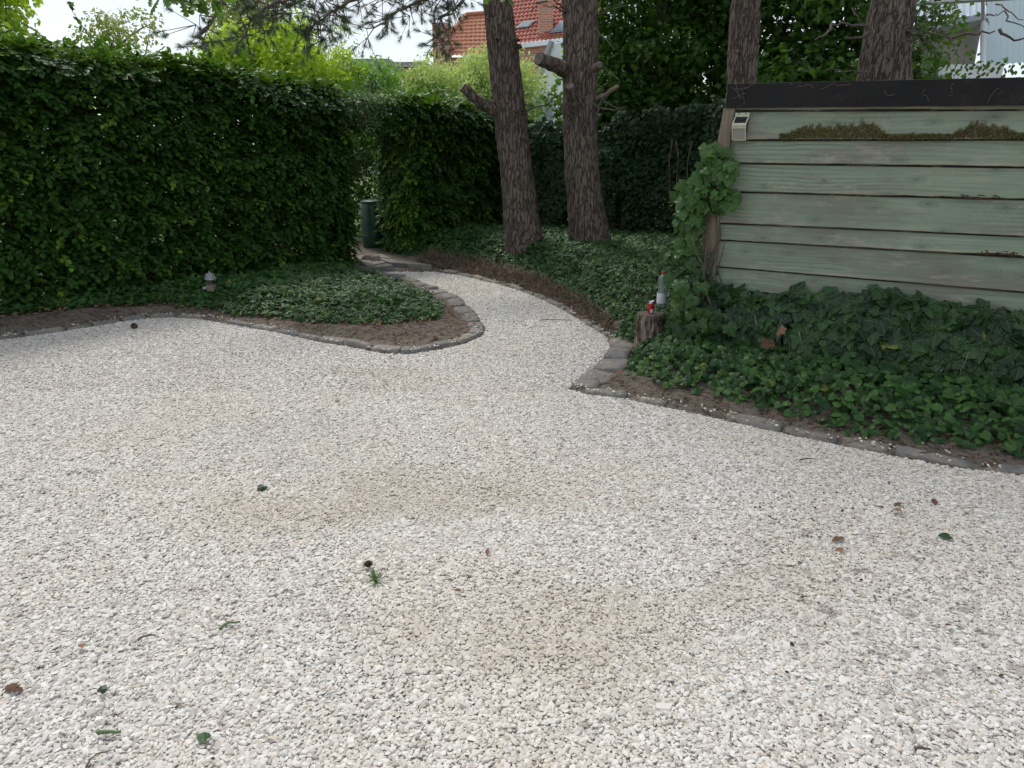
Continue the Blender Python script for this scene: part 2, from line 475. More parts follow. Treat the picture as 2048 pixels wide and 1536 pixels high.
def points_object(name, P, rot, scl, idx, mat, nvar=9):
    me = bpy.data.meshes.new(name); me.vertices.add(len(P)); me.vertices.foreach_set('co', np.asarray(P, np.float32).ravel())
    a = me.attributes.new('rot', 'FLOAT_VECTOR', 'POINT'); a.data.foreach_set('vector', np.asarray(rot, np.float32).ravel())
    a = me.attributes.new('scl', 'FLOAT_VECTOR', 'POINT'); a.data.foreach_set('vector', np.asarray(scl, np.float32).ravel())
    a = me.attributes.new('idx', 'INT', 'POINT'); a.data.foreach_set('value', np.asarray(idx, np.int32))
    o = link(name, me, mat)
    ng = bpy.data.node_groups.new(name + '_nodes', 'GeometryNodeTree')
    ng.interface.new_socket('Geometry', in_out='INPUT', socket_type='NodeSocketGeometry')
    ng.interface.new_socket('Geometry', in_out='OUTPUT', socket_type='NodeSocketGeometry')
    N = ng.nodes; Lk = ng.links.new
    gi = N.new('NodeGroupInput'); go = N.new('NodeGroupOutput')
    jn = N.new('GeometryNodeJoinGeometry')
    for k in range(nvar):
        ic = N.new('GeometryNodeMeshIcoSphere'); ic.inputs['Radius'].default_value = .5; ic.inputs['Subdivisions'].default_value = 2 if k % 2 else 1
        sp = N.new('GeometryNodeSetPosition'); nz = N.new('ShaderNodeTexNoise'); nz.noise_dimensions = '4D'
        nz.inputs['W'].default_value = k * 7.3; nz.inputs['Scale'].default_value = 1.7; nz.inputs['Detail'].default_value = 1
        vm = N.new('ShaderNodeVectorMath'); vm.operation = 'SUBTRACT'; vm.inputs[1].default_value = (.5, .5, .5)
        vs = N.new('ShaderNodeVectorMath'); vs.operation = 'SCALE'; vs.inputs['Scale'].default_value = 1.5
        Lk(nz.outputs['Color'], vm.inputs[0]); Lk(vm.outputs[0], vs.inputs[0]); Lk(vs.outputs[0], sp.inputs['Offset'])
        Lk(ic.outputs[0], sp.inputs['Geometry'])
        hu = N.new('GeometryNodeConvexHull'); Lk(sp.outputs[0], hu.inputs[0]); g2 = N.new('GeometryNodeGeometryToInstance'); Lk(hu.outputs[0], g2.inputs[0]); Lk(g2.outputs[0], jn.inputs[0])
    sm = N.new('GeometryNodeSetMaterial'); sm.inputs['Material'].default_value = mat; Lk(jn.outputs[0], sm.inputs[0])
    ip = N.new('GeometryNodeInstanceOnPoints'); ip.inputs['Pick Instance'].default_value = True
    def att(nm, dt):
        x = N.new('GeometryNodeInputNamedAttribute'); x.data_type = dt; x.inputs['Name'].default_value = nm; return x.outputs['Attribute']
    Lk(gi.outputs[0], ip.inputs['Points']); Lk(sm.outputs[0], ip.inputs['Instance'])
    Lk(att('idx', 'INT'), ip.inputs['Instance Index']); Lk(att('rot', 'FLOAT_VECTOR'), ip.inputs['Rotation']); Lk(att('scl', 'FLOAT_VECTOR'), ip.inputs['Scale'])
    Lk(ip.outputs[0], go.inputs[0])
    md = o.modifiers.new('stones', 'NODES'); md.node_group = ng
    return o
PITCH_S = .0088
ax_ = np.arange(-7.2, 4.4, PITCH_S); ay_ = np.arange(1.0, 10.2, PITCH_S)
A, B = np.meshgrid(ax_, ay_); Pg = np.column_stack([A.ravel(), B.ravel()]) + RNG.uniform(-.0048, .0048, (A.size, 2))
keep = np.abs(Pg[:, 0]) < .76 * (.947 * Pg[:, 1] + .52) + .35
Pg = Pg[keep]; Pg = Pg[inside(Pg, gpoly)]
thin = RNG.random(len(Pg)) < np.where(Pg[:, 1] > 4.5, .7, 1); Pg = Pg[thin]
n = len(Pg)
dE = pdist(Pg, gpoly)
und = (fbm(np.column_stack([Pg, np.zeros(n)]), 2.2, 3, 21) - .5) * .008
zg = .004 + RNG.uniform(-.001, .0035, n) + und * sstep(.0, .4, dE) + .006 * (RNG.random(n) < .04)
size = .0112 * np.exp(RNG.normal(0, .26, n))
# a few strays kicked on to the soil around the court
ns = 1300
st = gpoly[RNG.integers(2, 40, ns)] ; seg = gpoly[np.minimum(RNG.integers(2, 40, ns) * 0 + 0, 0)]
k_ = RNG.integers(2, 40, ns); tt = RNG.random(ns)[:, None]
sp_ = gpoly[k_] * (1 - tt) + gpoly[k_ + 1] * tt + RNG.normal(0, .07, (ns, 2))
sp_ = sp_[~inside(sp_, gpoly)]
zs = height(sp_) + np.where(pdist(sp_, gpoly) < .1, .022, .006)
Pall = np.vstack([np.column_stack([Pg, zg]), np.column_stack([sp_, zs])]); size = np.concatenate([size,   .011 * np.exp(RNG.normal(0, .2, len(sp_)))])
n = len(Pall)
scl = size[:, None] * np.column_stack([RNG.uniform(1.0, 1.65, n), RNG.uniform(.85, 1.2, n), RNG.uniform(.38, .7, n)])
rot = np.column_stack([RNG.normal(0, .2, n), RNG.normal(0, .2, n), RNG.uniform(0, 6.283, n)])
print('STONES', n)
tag(points_object('gravel', Pall, rot, scl, RNG.integers(0, 9, n), M['stone']), 'loose pale limestone gravel covering the court and the path', 'gravel', kind='stuff')

# ------------------------------------------------------------------ edging stones
def slate():
    m, t, b = newmat('edging_stone'); g = NG(t)
    co = g.n('ShaderNodeNewGeometry').outputs['Position']
    oi = g.n('ShaderNodeObjectInfo').outputs['Random']
    c = g.ramp(oi, [(0, (.10, .105, .10)), (.5, (.15, .15, .14)), (1, (.20, .18, .15))])
    c = g.mix(g.ramp(g.noise(co, 14, 5, .65), [(.42, 0), (.7, 1)]), c, (.26, .21, .16))
    c = g.mix(g.ramp(g.noise(co, 45, 4, .65), [(.5, 0), (.75, .6)]), c, (.08, .075, .065))
    g.l(c, b.inputs['Base Color']); b.inputs['Roughness'].default_value = .8
    g.l(g.bump(g.noise(co, 50, 6, .65), .7, .012), b.inputs['Normal']); return m
M['slate'] = slate()
def rough_stone(L_, W_, H_, seed):
    r = np.random.default_rng(seed)
    nx_, ny_ = 8, 5
    skew = r.uniform(-.2, .2); tl = r.uniform(-.3, .3); tw = r.uniform(-.25, .25)
    mb_v = []; F_ = []
    # rounded irregular slab: top grid + skirt
    xs = np.linspace(-.5, .5, nx_); ys = np.linspace(-.5, .5, ny_)
    for j, y in enumerate(ys):
        for i, x in enumerate(xs):
            ex = 1 - .06 * abs(2 * y) ** 4 - r.uniform(0, .06); ey = 1 - .10 * abs(2 * x) ** 4 - r.uniform(0, .14)
            edge = max(abs(2 * x), abs(2 * y))
            mb_v.append((x * L_ * ex + y * W_ * skew, y * W_ * ey, H_ * (1 - .2 * edge ** 4 + tl * x + tw * y) + r.normal(0, H_ * .05)))
    for j in range(ny_ - 1):
        for i in range(nx_ - 1):
            a = j * nx_ + i; F_.append((a, a + 1, a + nx_ + 1, a + nx_))
    ring = [i for i in range(nx_)] + [j * nx_ + nx_ - 1 for j in range(1, ny_)] + [(ny_ - 1) * nx_ + i for i in range(nx_ - 2, -1, -1)] + [j * nx_ for j in range(ny_ - 2, 0, -1)]
    b0 = len(mb_v)
    for k in ring:
        x, y, z = mb_v[k]; mb_v.append((x * 1.03, y * 1.05, -.06))
    n_ = len(ring)
    for k in range(n_):
        F_.append((ring[k], b0 + k, b0 + (k + 1) % n_, ring[(k + 1) % n_]))
    me = bpy.data.meshes.new('edging_stone'); me.from_pydata(mb_v, [], F_); me.update()
    me.polygons.foreach_set('use_smooth', [True] * len(me.polygons)); return me
def edging(pix, label, group, seed, wid=.12, hgt=.05, cov=1.0, ln=(.2, .32)):
    r = random.Random(seed)
    pts = np.array([G(*p)[:2] for p in pix]); segl = np.linalg.norm(np.diff(pts, axis=0), axis=1); cum = np.concatenate([[0], np.cumsum(segl)])
    s = 0; made = []
    def at(s_): return np.array([np.interp(s_, cum, pts[:, 0]), np.interp(s_, cum, pts[:, 1])])
    k = 0
    while s < cum[-1] - .08:
        Ls = min(r.uniform(*ln), cum[-1] - s); a = at(s); b_ = at(s + Ls); s += Ls + .012
        if r.random() > cov: continue
        c = (a + b_) / 2; d = b_ - a; d /= np.linalg.norm(d) + 1e-9
        nrm = np.array([-d[1], d[0]])
        if inside(np.array([c + nrm * .15]), gpoly)[0]: nrm = -nrm
        wd = wid * r.uniform(.75, 1.25); c = c + nrm * (wd * .5 + .002)
        o = link('edging_stone', rough_stone(Ls - .008, wd, hgt * r.uniform(.8, 1.2), seed * 100 + k), M['slate'])
        o.location = (c[0], c[1], .008 + r.uniform(-.014, .006)); o.rotation_euler = (r.uniform(-.1, .1), r.uniform(-.06, .06), math.atan2(d[1], d[0]) + r.uniform(-.07, .07))
        made.append(o); k += 1
    for q, o in enumerate(made):
        tag(o, label % (ORD[q] if q < 20 else '%dth' % (q + 1)), 'edging stone', group)
ORD = 'first second third fourth fifth sixth seventh eighth ninth tenth eleventh twelfth thirteenth fourteenth fifteenth sixteenth seventeenth eighteenth nineteenth twentieth'.split()
edging([(-200, 705), (0, 682), (130, 664), (290, 639), (340, 636), (400, 640), (440, 647)], '%s half buried edging stone from the left picture edge, along the left ivy bed', 'edging stones in front of the left ivy bed', 1, .09, .028, .75)
edging([(450, 649), (560, 668), (640, 686), (700, 695), (760, 708), (820, 710)], '%s edging stone from the left on the court side of the island bed', 'edging stones on the court side of the island bed', 2, .095, .034)
edging([(820, 710), (870, 702), (930, 689), (964, 674), (972, 660)], '%s edging stone round the tip of the island bed, counted from the left', 'edging stones round the tip of the island bed', 3, .10, .032)
edging([(972, 660), (950, 626), (915, 598), (880, 580), (830, 562), (752, 545)], '%s flat edging stone between island bed and path, counted from the tip back', 'edging stones between the island bed and the path', 4, .17, .042, 1, (.22, .34))
edging([(880, 545), (920, 552), (1000, 571), (1060, 590), (1120, 618), (1180, 655), (1210, 675)], '%s edging stone at the foot of the pine bank, counted from the arch', 'edging stones at the foot of the ivy bank', 5, .09, .028, .75)
edging([(1216, 680), (1222, 700), (1190, 737), (1139, 777)], '%s broad edging stone beside the stump bed, counted from the back', 'edging stones on the path side of the corner bed', 6, .22, .042, 1, (.26, .36))
edging([(1165, 789), (1250, 800), (1400, 832), (1600, 877), (1750, 907), (1900, 937), (2048, 953), (2200, 975)], '%s edging stone from the sharp corner, in front of the shed ivy', 'edging stones in front of the shed ivy', 7, .11, .026, .82, (.24, .42))

# flagstones by the arch
fl = [[(712, 532), (752, 527), (775, 537), (735, 545)], [(755, 527), (790, 531), (812, 540), (778, 537)], [(716, 546), (736, 546), (776, 539), (790, 544), (756, 547)],
      [(706, 524), (735, 521), (751, 526), (712, 531)], [(738, 521), (765, 520), (788, 529), (755, 526)], [(792, 532), (830, 536), (868, 543), (815, 541)]]
fllab = ['large flagstone at the mouth of the arch, left of the pair nearest the gravel', 'flagstone right of the middle of the arch mouth', 'broad flagstone touching the first path edging stones', 'small flagstone deepest under the left side of the hedge arch', 'flagstone deepest under the right side of the hedge arch', 'long flagstone at the top edge of the gravel, furthest right']
for q, lab in zip(fl, fllab):
    mb = MB(); P_ = [G(*p)[:2] for p in q]; cc = np.mean(P_, axis=0)
    poly = []
    for i in range(len(P_)):
        a, b_ = P_[i], P_[(i + 1) % len(P_)]
        for t_ in (0.06, .5, .94): poly.append(cc + ((1 - t_) * a + t_ * b_ - cc) * random.uniform(.93, .99))
    if sum(poly[i][0] * poly[(i + 1) % len(poly)][1] - poly[(i + 1) % len(poly)][0] * poly[i][1] for i in range(len(poly))) < 0: poly = poly[::-1]
    o = mb.prism([p - cc for p in poly], -.05, .02).build('flagstone', M['slate'], bevel=.008); o.location = (cc[0], cc[1], .065)
    tag(o, lab, 'flagstone', 'flagstones under the hedge arch')

# ------------------------------------------------------------------ SHED (local x along wall, -y towards the court, z up)
shed_rz = math.atan2(sx[1], sx[0])
shed = thing('wooden_shed', 'low garden shed of lapped weathered green boards under a black roof edge', 'shed', (SHC[0], SHC[1], 0), shed_rz)
def on_wall(px, py, off=0.0):
    d = ray(px, py); o3 = np.array([0, 0, CAMH]); p0 = np.array([SHC[0], SHC[1], 0]) + off * np.array([sn[0], sn[1], 0]); n3 = np.array([sn[0], sn[1], 0])
    t_ = ((p0 - o3) @ n3) / (d @ n3); P_ = o3 + d * t_
    return (P_[:2] - SHC) @ sx, P_[2]          # local x, z
def wallmat():
    m, t, b = newmat('green_board'); g = NG(t)
    co = g.n('ShaderNodeTexCoord').outputs['Object']
    rn = g.n('ShaderNodeAttribute', attribute_name='rnd').outputs['Fac']
    cx = g.n('ShaderNodeCombineXYZ'); g.l(g.math('MULTIPLY', rn, 37), cx.inputs[0]); g.l(g.math('MULTIPLY', rn, 91), cx.inputs[1])
    va = g.n('ShaderNodeVectorMath'); va.operation = 'ADD'; g.l(co, va.inputs[0]); g.l(cx.outputs[0], va.inputs[1]); co2 = va.outputs[0]
    grain = g.noise(g.mapping(co2, (1.6, 30, 34)), 1, 6, .6, .8)
    fine = g.noise(g.mapping(co2, (6, 120, 240)), 1, 3, .6)
    # cathedral figure
    wv = g.n('ShaderNodeTexWave', Scale=9.0, Distortion=9.0, Detail=2.0); wv.bands_direction = 'Z'; wv.inputs['Detail Scale'].default_value = .6
    g.l(g.mapping(co2, (.28, 1, 1.3)), wv.inputs['Vector'])
    s3 = g.n('ShaderNodeSeparateXYZ'); g.l(co2, s3.inputs[0]); c3 = g.n('ShaderNodeCombineXYZ'); g.l(g.math('MULTIPLY', s3.outputs[0], 2.4), c3.inputs[0]); g.l(g.math('MULTIPLY', s3.outputs[2], 5.5), c3.inputs[1])
    vo = g.n('ShaderNodeTexVoronoi', Scale=1.0); vo.voronoi_dimensions = '2D'; g.l(c3.outputs[0], vo.inputs['Vector'])
    knot = g.ramp(vo.outputs['Distance'], [(.03, 1), (.06, .45), (.13, .35), (.17, 0)])
    c = g.ramp(grain, [(.22, (.150, .180, .126)), (.42, (.232, .278, .194)), (.8, (.295, .348, .248))])
    c = g.mix(g.math('MULTIPLY', g.ramp(wv.outputs[0], [(.55, 0), (.95, 1)]), g.ramp(g.noise(g.mapping(co2, (.8, 1, 2.5)), 1, 3), [(.45, 0), (.6, .6)])), c, (.10, .135, .10))
    c = g.mix(g.ramp(g.noise(co2, 1.7, 4), [(.35, .35), (.6, 0)]), c, (.17, .23, .17))
    bare = g.math('MULTIPLY', g.ramp(g.noise(g.mapping(co2, (1.1, 1, 9)), 1, 5, .65), [(.54, 0), (.66, 1)]), g.ramp(fine, [(.42, .2), (.58, 1)]))
    c = g.mix(g.math('MULTIPLY', bare, .95), c, (.20, .185, .15))
    # pale worn lower lips, from UV v (0 = bottom lip)
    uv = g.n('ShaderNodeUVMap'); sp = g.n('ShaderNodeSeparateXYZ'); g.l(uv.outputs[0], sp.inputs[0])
    lip = g.math('MULTIPLY', g.ramp(sp.outputs[1], [(.0, 1), (.17, 0)]), g.ramp(g.noise(g.mapping(co2, (1.6, 1, 3)), 1, 4), [(.42, 0), (.56, 1)]))
    c = g.mix(g.math('MULTIPLY', lip, .9), c, g.ramp(fine, [(.35, (.24, .21, .13)), (.6, (.48, .43, .33))]))
    c = g.mix(g.math('MULTIPLY', knot, .7), c, (.10, .13, .10))
    c = g.mix(g.ramp(sp.outputs[1], [(.905, 0), (.93, 1)]), c, (.022, .020, .017))   # shadow line under each lap, painted into the board colour
    # rusty brown ivy root traces and dirt
    c = g.mix(g.math('MULTIPLY', g.ramp(g.noise(g.mapping(co2, (.9, 1, 3.2)), 1, 6, .7), [(.48, 0), (.62, 1)]), .62), c, (.175, .16, .125))
    c = g.mix(g.math('MULTIPLY', g.ramp(g.noise(g.mapping(co2, (3.5, 1, 14)), 1, 5, .7), [(.56, 0), (.66, 1)]), .6), c, (.36, .32, .25))
    tr = g.math('MULTIPLY', g.ramp(g.noise(g.mapping(co2, (9, 1, 9)), 1, 5, .7, 2.0), [(.485, 0), (.50, 1), (.515, 0)]), g.ramp(g.noise(co2, 2.6, 2), [(.52, 0), (.6, 1)]))
    c = g.mix(g.math('MULTIPLY', tr, .5), c, (.14, .075, .055))
    sp2 = g.ramp(g.noise(co2, 120, 2), [(.70, 0), (.74, .6)]); c = g.mix(sp2, c, (.05, .05, .045))
    g.l(c, b.inputs['Base Color']); b.inputs['Roughness'].default_value = .75; b.inputs['Specular IOR Level'].default_value = .25
    h = g.math('ADD', grain, g.math('MULTIPLY', fine, .5))
    h = g.math('SUBTRACT', h, g.math('MULTIPLY', bare, .4))
    g.l(g.bump(h, .28, .003), b.inputs['Normal']); return m
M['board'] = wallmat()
# board edges read off the photograph at the left and right end of the visible wall
EL = [(1470, 221), (1466, 279), (1462, 325), (1454, 382), (1446, 445), (1440, 478), (1432, 531), (1424, 573), (1416, 620), (1408, 668), (1400, 715)]
ER = [(2048, 218), (2048, 277), (2048, 333), (2048, 397), (2048, 471), (2048, 513), (2048, 583), (2048, 638), (2048, 700), (2048, 766), (2048, 835)]
SW = 3.6
_pl = [on_wall(*p, .045) for p in [(1459, 216), (1445, 300), (1424, 420), (1411, 600), (1404, 715)]]
_pz = np.array([p[1] for p in _pl])[::-1]; _pxx = np.array([p[0] for p in _pl])[::-1]
bV = []; bF = []; bU = []; bR = []
zl_prev = None
for k in range(len(EL)):
    x0, z0 = on_wall(*EL[k]); x1, z1 = on_wall(*ER[k])
    sl = (z1 - z0) / (x1 - x0)
    zb = lambda x, z0=z0, sl=sl, x0=x0: z0 + sl * (x - x0)
    if k == 0: zt = lambda x: zb0(x) + .06
    if k == 0:
        zb0 = zb; zt = lambda x: 1.90 + 0 * x
    else: zt = zprev
    zprev = zb
    nxs = 260; xs = np.linspace(0, SW, nxs)
    Pn = np.column_stack([xs, np.full(nxs, k * 3.1), np.zeros(nxs)])
    wav = (fbm(Pn, 2.0, 3, 40) - .5) * .007 + (fbm(Pn, 14, 3, 50) - .5) * .004
    # rotten bites
    if k == 3: wav += .006 * np.maximum(0, fbm(Pn, 9, 3, 60) - .45) * 3 * sstep(1.15, 1.3, xs)
    if k == 5: wav += .014 * np.exp(-((xs - on_wall(1990, 504)[0]) / .12) ** 2) * (.6 + .6 * fbm(Pn, 40, 2, 61))
    bot = zb(xs) + wav; top = zt(xs) + (.018 if k else 0)
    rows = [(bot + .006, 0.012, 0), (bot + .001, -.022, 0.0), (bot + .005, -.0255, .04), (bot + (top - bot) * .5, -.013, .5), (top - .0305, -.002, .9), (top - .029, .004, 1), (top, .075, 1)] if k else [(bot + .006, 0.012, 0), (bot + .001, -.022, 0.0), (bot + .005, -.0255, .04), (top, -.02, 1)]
    base = len(bV)
    off = sum(len(a) for a in bV)
    for z_, y_, v_ in rows:
        yy = y_ + (fbm(np.column_stack([xs, z_, xs * 0]), 3, 2, 70 + k) - .5) * .004 if y_ < 0 else np.zeros(nxs)
        xq = np.interp(z_, _pz, _pxx); bV.append(np.column_stack([xq + xs * (SW - xq) / SW, yy, z_])); bU.append(np.column_stack([xs, np.full(nxs, v_)])); bR.append(np.full(nxs, (k * .377) % 1))
    for r_ in range(len(rows) - 1):
        a = off + r_ * nxs + np.arange(nxs - 1); bF.append(np.column_stack([a, a + 1, a + nxs + 1, a + nxs]))
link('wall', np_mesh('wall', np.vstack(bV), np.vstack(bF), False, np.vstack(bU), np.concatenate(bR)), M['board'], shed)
MB().box(.14, SW, .082, 1.9, -.05, 1.86).build('shed_body', plain('dark_timber', (.10, .09, .075), .9, .3, 6), shed)
def tarmat():
    m, t, b = newmat('bitumen'); g = NG(t); co = g.n('ShaderNodeTexCoord').outputs['Object']
    c = g.ramp(g.noise(co, 3, 5), [(.3, (.011, .0105, .0105)), (.7, (.018, .017, .017))])
    ln = g.math('MULTIPLY', g.ramp(g.noise(g.mapping(co, (7, 1, 12)), 1, 4, .7, 1.6), [(.492, 0), (.5, 1), (.508, 0)]), g.ramp(g.noise(co, 5, 2), [(.5, 0), (.6, 1)]))
    c = g.mix(g.math('MULTIPLY', ln, .5), c, (.17, .13, .09))
    g.l(c, b.inputs['Base Color']); b.inputs['Roughness'].default_value = .7; b.inputs['Specular IOR Level'].default_value = .2; g.l(g.bump(g.noise(co, 160, 3), .3, .003), b.inputs['Normal']); return m
M['tar'] = tarmat()
xl, zft = on_wall(1455, 168, .06); xr, zftr = on_wall(2048, 155, .06); _, zfb = on_wall(1455, 216, .06); _, zfbr = on_wall(2048, 210, .06)
x0_, x1_ = xl - .0, SW + .05
ft = lambda x: zft + (zftr - zft) * (x - xl) / (xr - xl); fb = lambda x: zfb + (zfbr - zfb) * (x - xl) / (xr - xl)
mb = MB(); xs = np.linspace(x0_, x1_, 30); V = []
for x in xs:
    wv_ = .002 * math.sin(x * 5); V += [(x, -.058 + wv_, fb(x)), (x, -.062 + wv_, ft(x)), (x, -.03, ft(x) + .004), (x, -.03, fb(x))]
F_ = []
for i in range(len(xs) - 1):
    for j in range(4): F_.append((4 * i + j, 4 * i + 4 + j, 4 * i + 4 + (j + 1) % 4, 4 * i + (j + 1) % 4))
F_ += [(0, 1, 2, 3), tuple(4 * (len(xs) - 1) + j for j in (3, 2, 1, 0))]
mb.add(V, F_).build('fascia', M['tar'], shed)
MB().add([(x0_, -.03, ft(x0_) - .004), (x1_, -.03, ft(x1_) - .004), (x1_, 2.0, ft(x1_) - .10), (x0_, 2.0, ft(x0_) - .10), (x0_, -.03, ft(x0_) - .04), (x1_, -.03, ft(x1_) - .04), (x1_, 2.0, ft(x1_) - .14), (x0_, 2.0, ft(x0_) - .14)],
         [(0, 1, 2, 3), (7, 6, 5, 4), (0, 4, 5, 1), (1, 5, 6, 2), (2, 6, 7, 3), (3, 7, 4, 0)]).build('roof', M['tar'], shed)
# bolt ring on fascia
bx_, bz_ = on_wall(1725, 199, .06)
mb = MB(); ang = np.linspace(0, 2 * math.pi, 17)
mb.tube([(bx_ + .012 * math.cos(a), -.066, bz_ + .012 * math.sin(a)) for a in ang], .003, 6)
mb.build('ring_hook', plain('rusty_iron', (.05, .035, .03), .8), shed, True)
# thin drip lath under fascia
# corner post
def postmat():
    m, t, b = newmat('weathered_post'); g = NG(t); co = g.n('ShaderNodeTexCoord').outputs['Object']
    gr = g.noise(g.mapping(co, (70, 70, 4)), 1, 5, .6, .4)
    c = g.ramp(gr, [(.3, (.11, .085, .058)), (.7, (.25, .195, .135))])
    c = g.mix(g.ramp(g.noise(g.mapping(co, (9, 9, 3)), 1, 4), [(.5, 0), (.7, .7)]), c, (.15, .16, .10))
    g.l(c, b.inputs['Base Color']); b.inputs['Roughness'].default_value = .85; g.l(g.bump(gr, .6, .006), b.inputs['Normal']); return m
M['post'] = postmat()
pts = []
for px, py, px2 in [(1447, 216, 1471), (1432, 300, 1457), (1408, 420, 1440), (1395, 600, 1427), (1388, 715, 1420)]:
    a, za = on_wall(px, py, .045); b_, zb_ = on_wall(px2, py, .045); pts.append((a, b_, za))
V = []; F_ = []
for a, b_, z_ in pts: V += [(a, -.045, z_), (b_, -.048, z_), (b_, .02, z_), (a, .02, z_)]
for i in range(len(pts) - 1):
    for j in range(4): F_.append((4 * i + j, 4 * i + (j + 1) % 4, 4 * i + 4 + (j + 1) % 4, 4 * i + 4 + j))
F_ += [(3, 2, 1, 0), tuple(4 * (len(pts) - 1) + j for j in range(4))]
MB().add(V, F_).build('corner_post', M['post'], shed, bevel=.003)
# moss tufts along the lip of the first board
mx0, mz0 = on_wall(1560, 277); mx1, mz1 = on_wall(2048, 277)
n = 16000; xx = RNG.uniform(mx0, SW, n); dens = fbm(np.column_stack([xx, xx * 0, xx * 0]), 3.2, 2, 90); hh = np.clip((dens - .30) * 2.2, .22, 1) * (.5 + .9 * fbm(np.column_stack([xx, xx * 0, xx * 0]), 60, 2, 92)) * (.4 + .6 * sstep(mx0, mx0 + .15, xx))
zz = mz0 + (mz1 - mz0) * (xx - mx0) / (mx1 - mx0) + .002 + RNG.random(n) ** 1.2 * .085 * hh - .012 * (RNG.random(n) < .12)
Pm = np.column_stack([xx, -.021 - RNG.random(n) * .012, zz]); Pm = Pm[(hh > .05)]; n = len(Pm)
R = frames(rdir(n) + np.array([0, -1.2, .5]), rdir(n) + np.array([0, -.6, .8]))
link('moss', leaves_mesh('moss', tmpl_oval(.16), Pm, R, RNG.uniform(.006, .020, n)), M['moss'], shed)
# rotten wood splinters at the two decayed lips
def splinters(cx, cz, L_, n):
    mb = MB()
    for i in range(n):
        x = cx + random.uniform(-L_, L_); z = cz + random.uniform(-.012, .008); l_ = random.uniform(.02, .07)
        mb.tube([(x, -.018, z), (x + l_ * .5, -.025, z + random.uniform(-.004, .004)), (x + l_, -.019, z + random.uniform(-.006, .003))], [.001, .004, .001], 4)
    return mb.build('rotten_edge', plain('rotten_wood', (.14, .08, .045), .95, .4, 60, .5), shed)
for (px, py, L_) in [(1950, 393, .11), (1990, 504, .10)]:
    a, z_ = on_wall(px, py); splinters(a, z_, L_, 34)
# nail heads
M['nail'] = plain('nail_steel', (.05, .045, .04), .6, .2, 50)
for k in range(1, 10):
    for xn in (.30, .93, 1.56, 2.19):
        (xa, za), (xb, zb2) = on_wall(*EL[k]), on_wall(*ER[k]); zc_ = za + (zb2 - za) * (xn - xa) / (xb - xa) + .022
        MB().lathe([(.0035, 0), (.0035, .0018), (.0004, .0024)], n=8).build('nail', M['nail'], shed).matrix_local = Matrix.Translation((xn + random.uniform(-.02, .02), -.0185, zc_)) @ Matrix.Rotation(math.pi / 2, 4, 'X')
# tendrils clinging to fascia
for i in range(18):
    x = random.choice([random.uniform(x0_, x0_ + .12), random.uniform(.1, 1.9)]); z = ft(x) - abs(random.gauss(0, .035)) - .004
    P_ = [np.array([x, -.066, z])]; d = np.array([random.uniform(-1, 1), 0, random.uniform(-.6, .4)])
    for j in range(6):
        d = d + np.array([random.gauss(0, .4), 0, random.gauss(0, .4)]); P_.append(P_[-1] + d / (np.linalg.norm(d) + .01) * .016)
    MB().tube([(p[0], -.065, min(p[2], ft(x) - .002)) for p in P_], .0009, 4).build('clinging_tendril', M['pale_twig'], shed)

# ------------------------------------------------------------------ solar lamp on the shed
M['cream'] = plain('yellowed_plastic', (.50, .50, .36), .45, .12, 30)
lx, lz = on_wall(1483, 254, .04)
lw = SHC + sx * lx + sn * .045
lamp = thing('solar_lamp', 'small yellowed plastic solar lamp screwed near the top corner of the green shed', 'lamp', (lw[0], lw[1], lz), shed_rz)
def prof_strip(prof, x0, x1, th=.004):
    mb = MB()
    for i in range(len(prof) - 1):
        (y0, z0), (y1, z1) = prof[i], prof[i + 1]; nn = np.array([z1 - z0, -(y1 - y0)]); nn = nn / np.linalg.norm(nn) * th
        mb.add([(x0, y0, z0), (x1, y0, z0), (x1, y1, z1), (x0, y1, z1), (x0, y0 + nn[0], z0 + nn[1]), (x1, y0 + nn[0], z0 + nn[1]), (x1, y1 + nn[0], z1 + nn[1]), (x0, y1 + nn[0], z1 + nn[1])],
               [(0, 1, 2, 3), (7, 6, 5, 4), (0, 4, 5, 1), (1, 5, 6, 2), (2, 6, 7, 3), (3, 7, 4, 0)])
    return mb
# profile: top tab at wall, panel sloping out, nose, lower face sloping back
W2 = .048
pr = [(0, .080), (0, .066), (-.055, .022), (-.062, .006), (-.058, -.010), (-.028, -.078), (-.020, -.088)]
mb = MB()
for (a, b_) in [(-W2, -W2 + .008), (W2 - .008, W2)]:
    mb2 = prof_strip(pr, a, b_, .006); mb.add(mb2.v, mb2.f)
for (s_, e_) in [(0, 1), (2, 4), (5, 6)]:
    mb2 = prof_strip(pr[s_:e_ + 1], -W2 + .008, W2 - .008, .006); mb.add(mb2.v, mb2.f)
mb.box(-W2, -W2 + .02, -.006, 0, .080, .092).box(-.02, .02, -.006, 0, .080, .092).box(W2 - .02, W2, -.006, 0, .080, .092)
mb.build('housing', M['cream'], lamp)
MB().box(-W2 + .01, W2 - .01, -.02, .03, -.07, .05).build('back_box', plain('black_plastic', (.03, .03, .03), .6), lamp)
mb2 = prof_strip(pr[1:3], -W2 + .008, W2 - .008, .002)
mb2.build('solar_panel', plain('solar_cell', (.025, .022, .028), .25, .2, 60), lamp)
mb2 = prof_strip([(-.053, -.012), (-.027, -.076)], -W2 + .008, W2 - .008, .002)
mb2.build('diffuser', plain('ribbed_diffuser', (.30, .30, .27), .35, .1, 60), lamp)

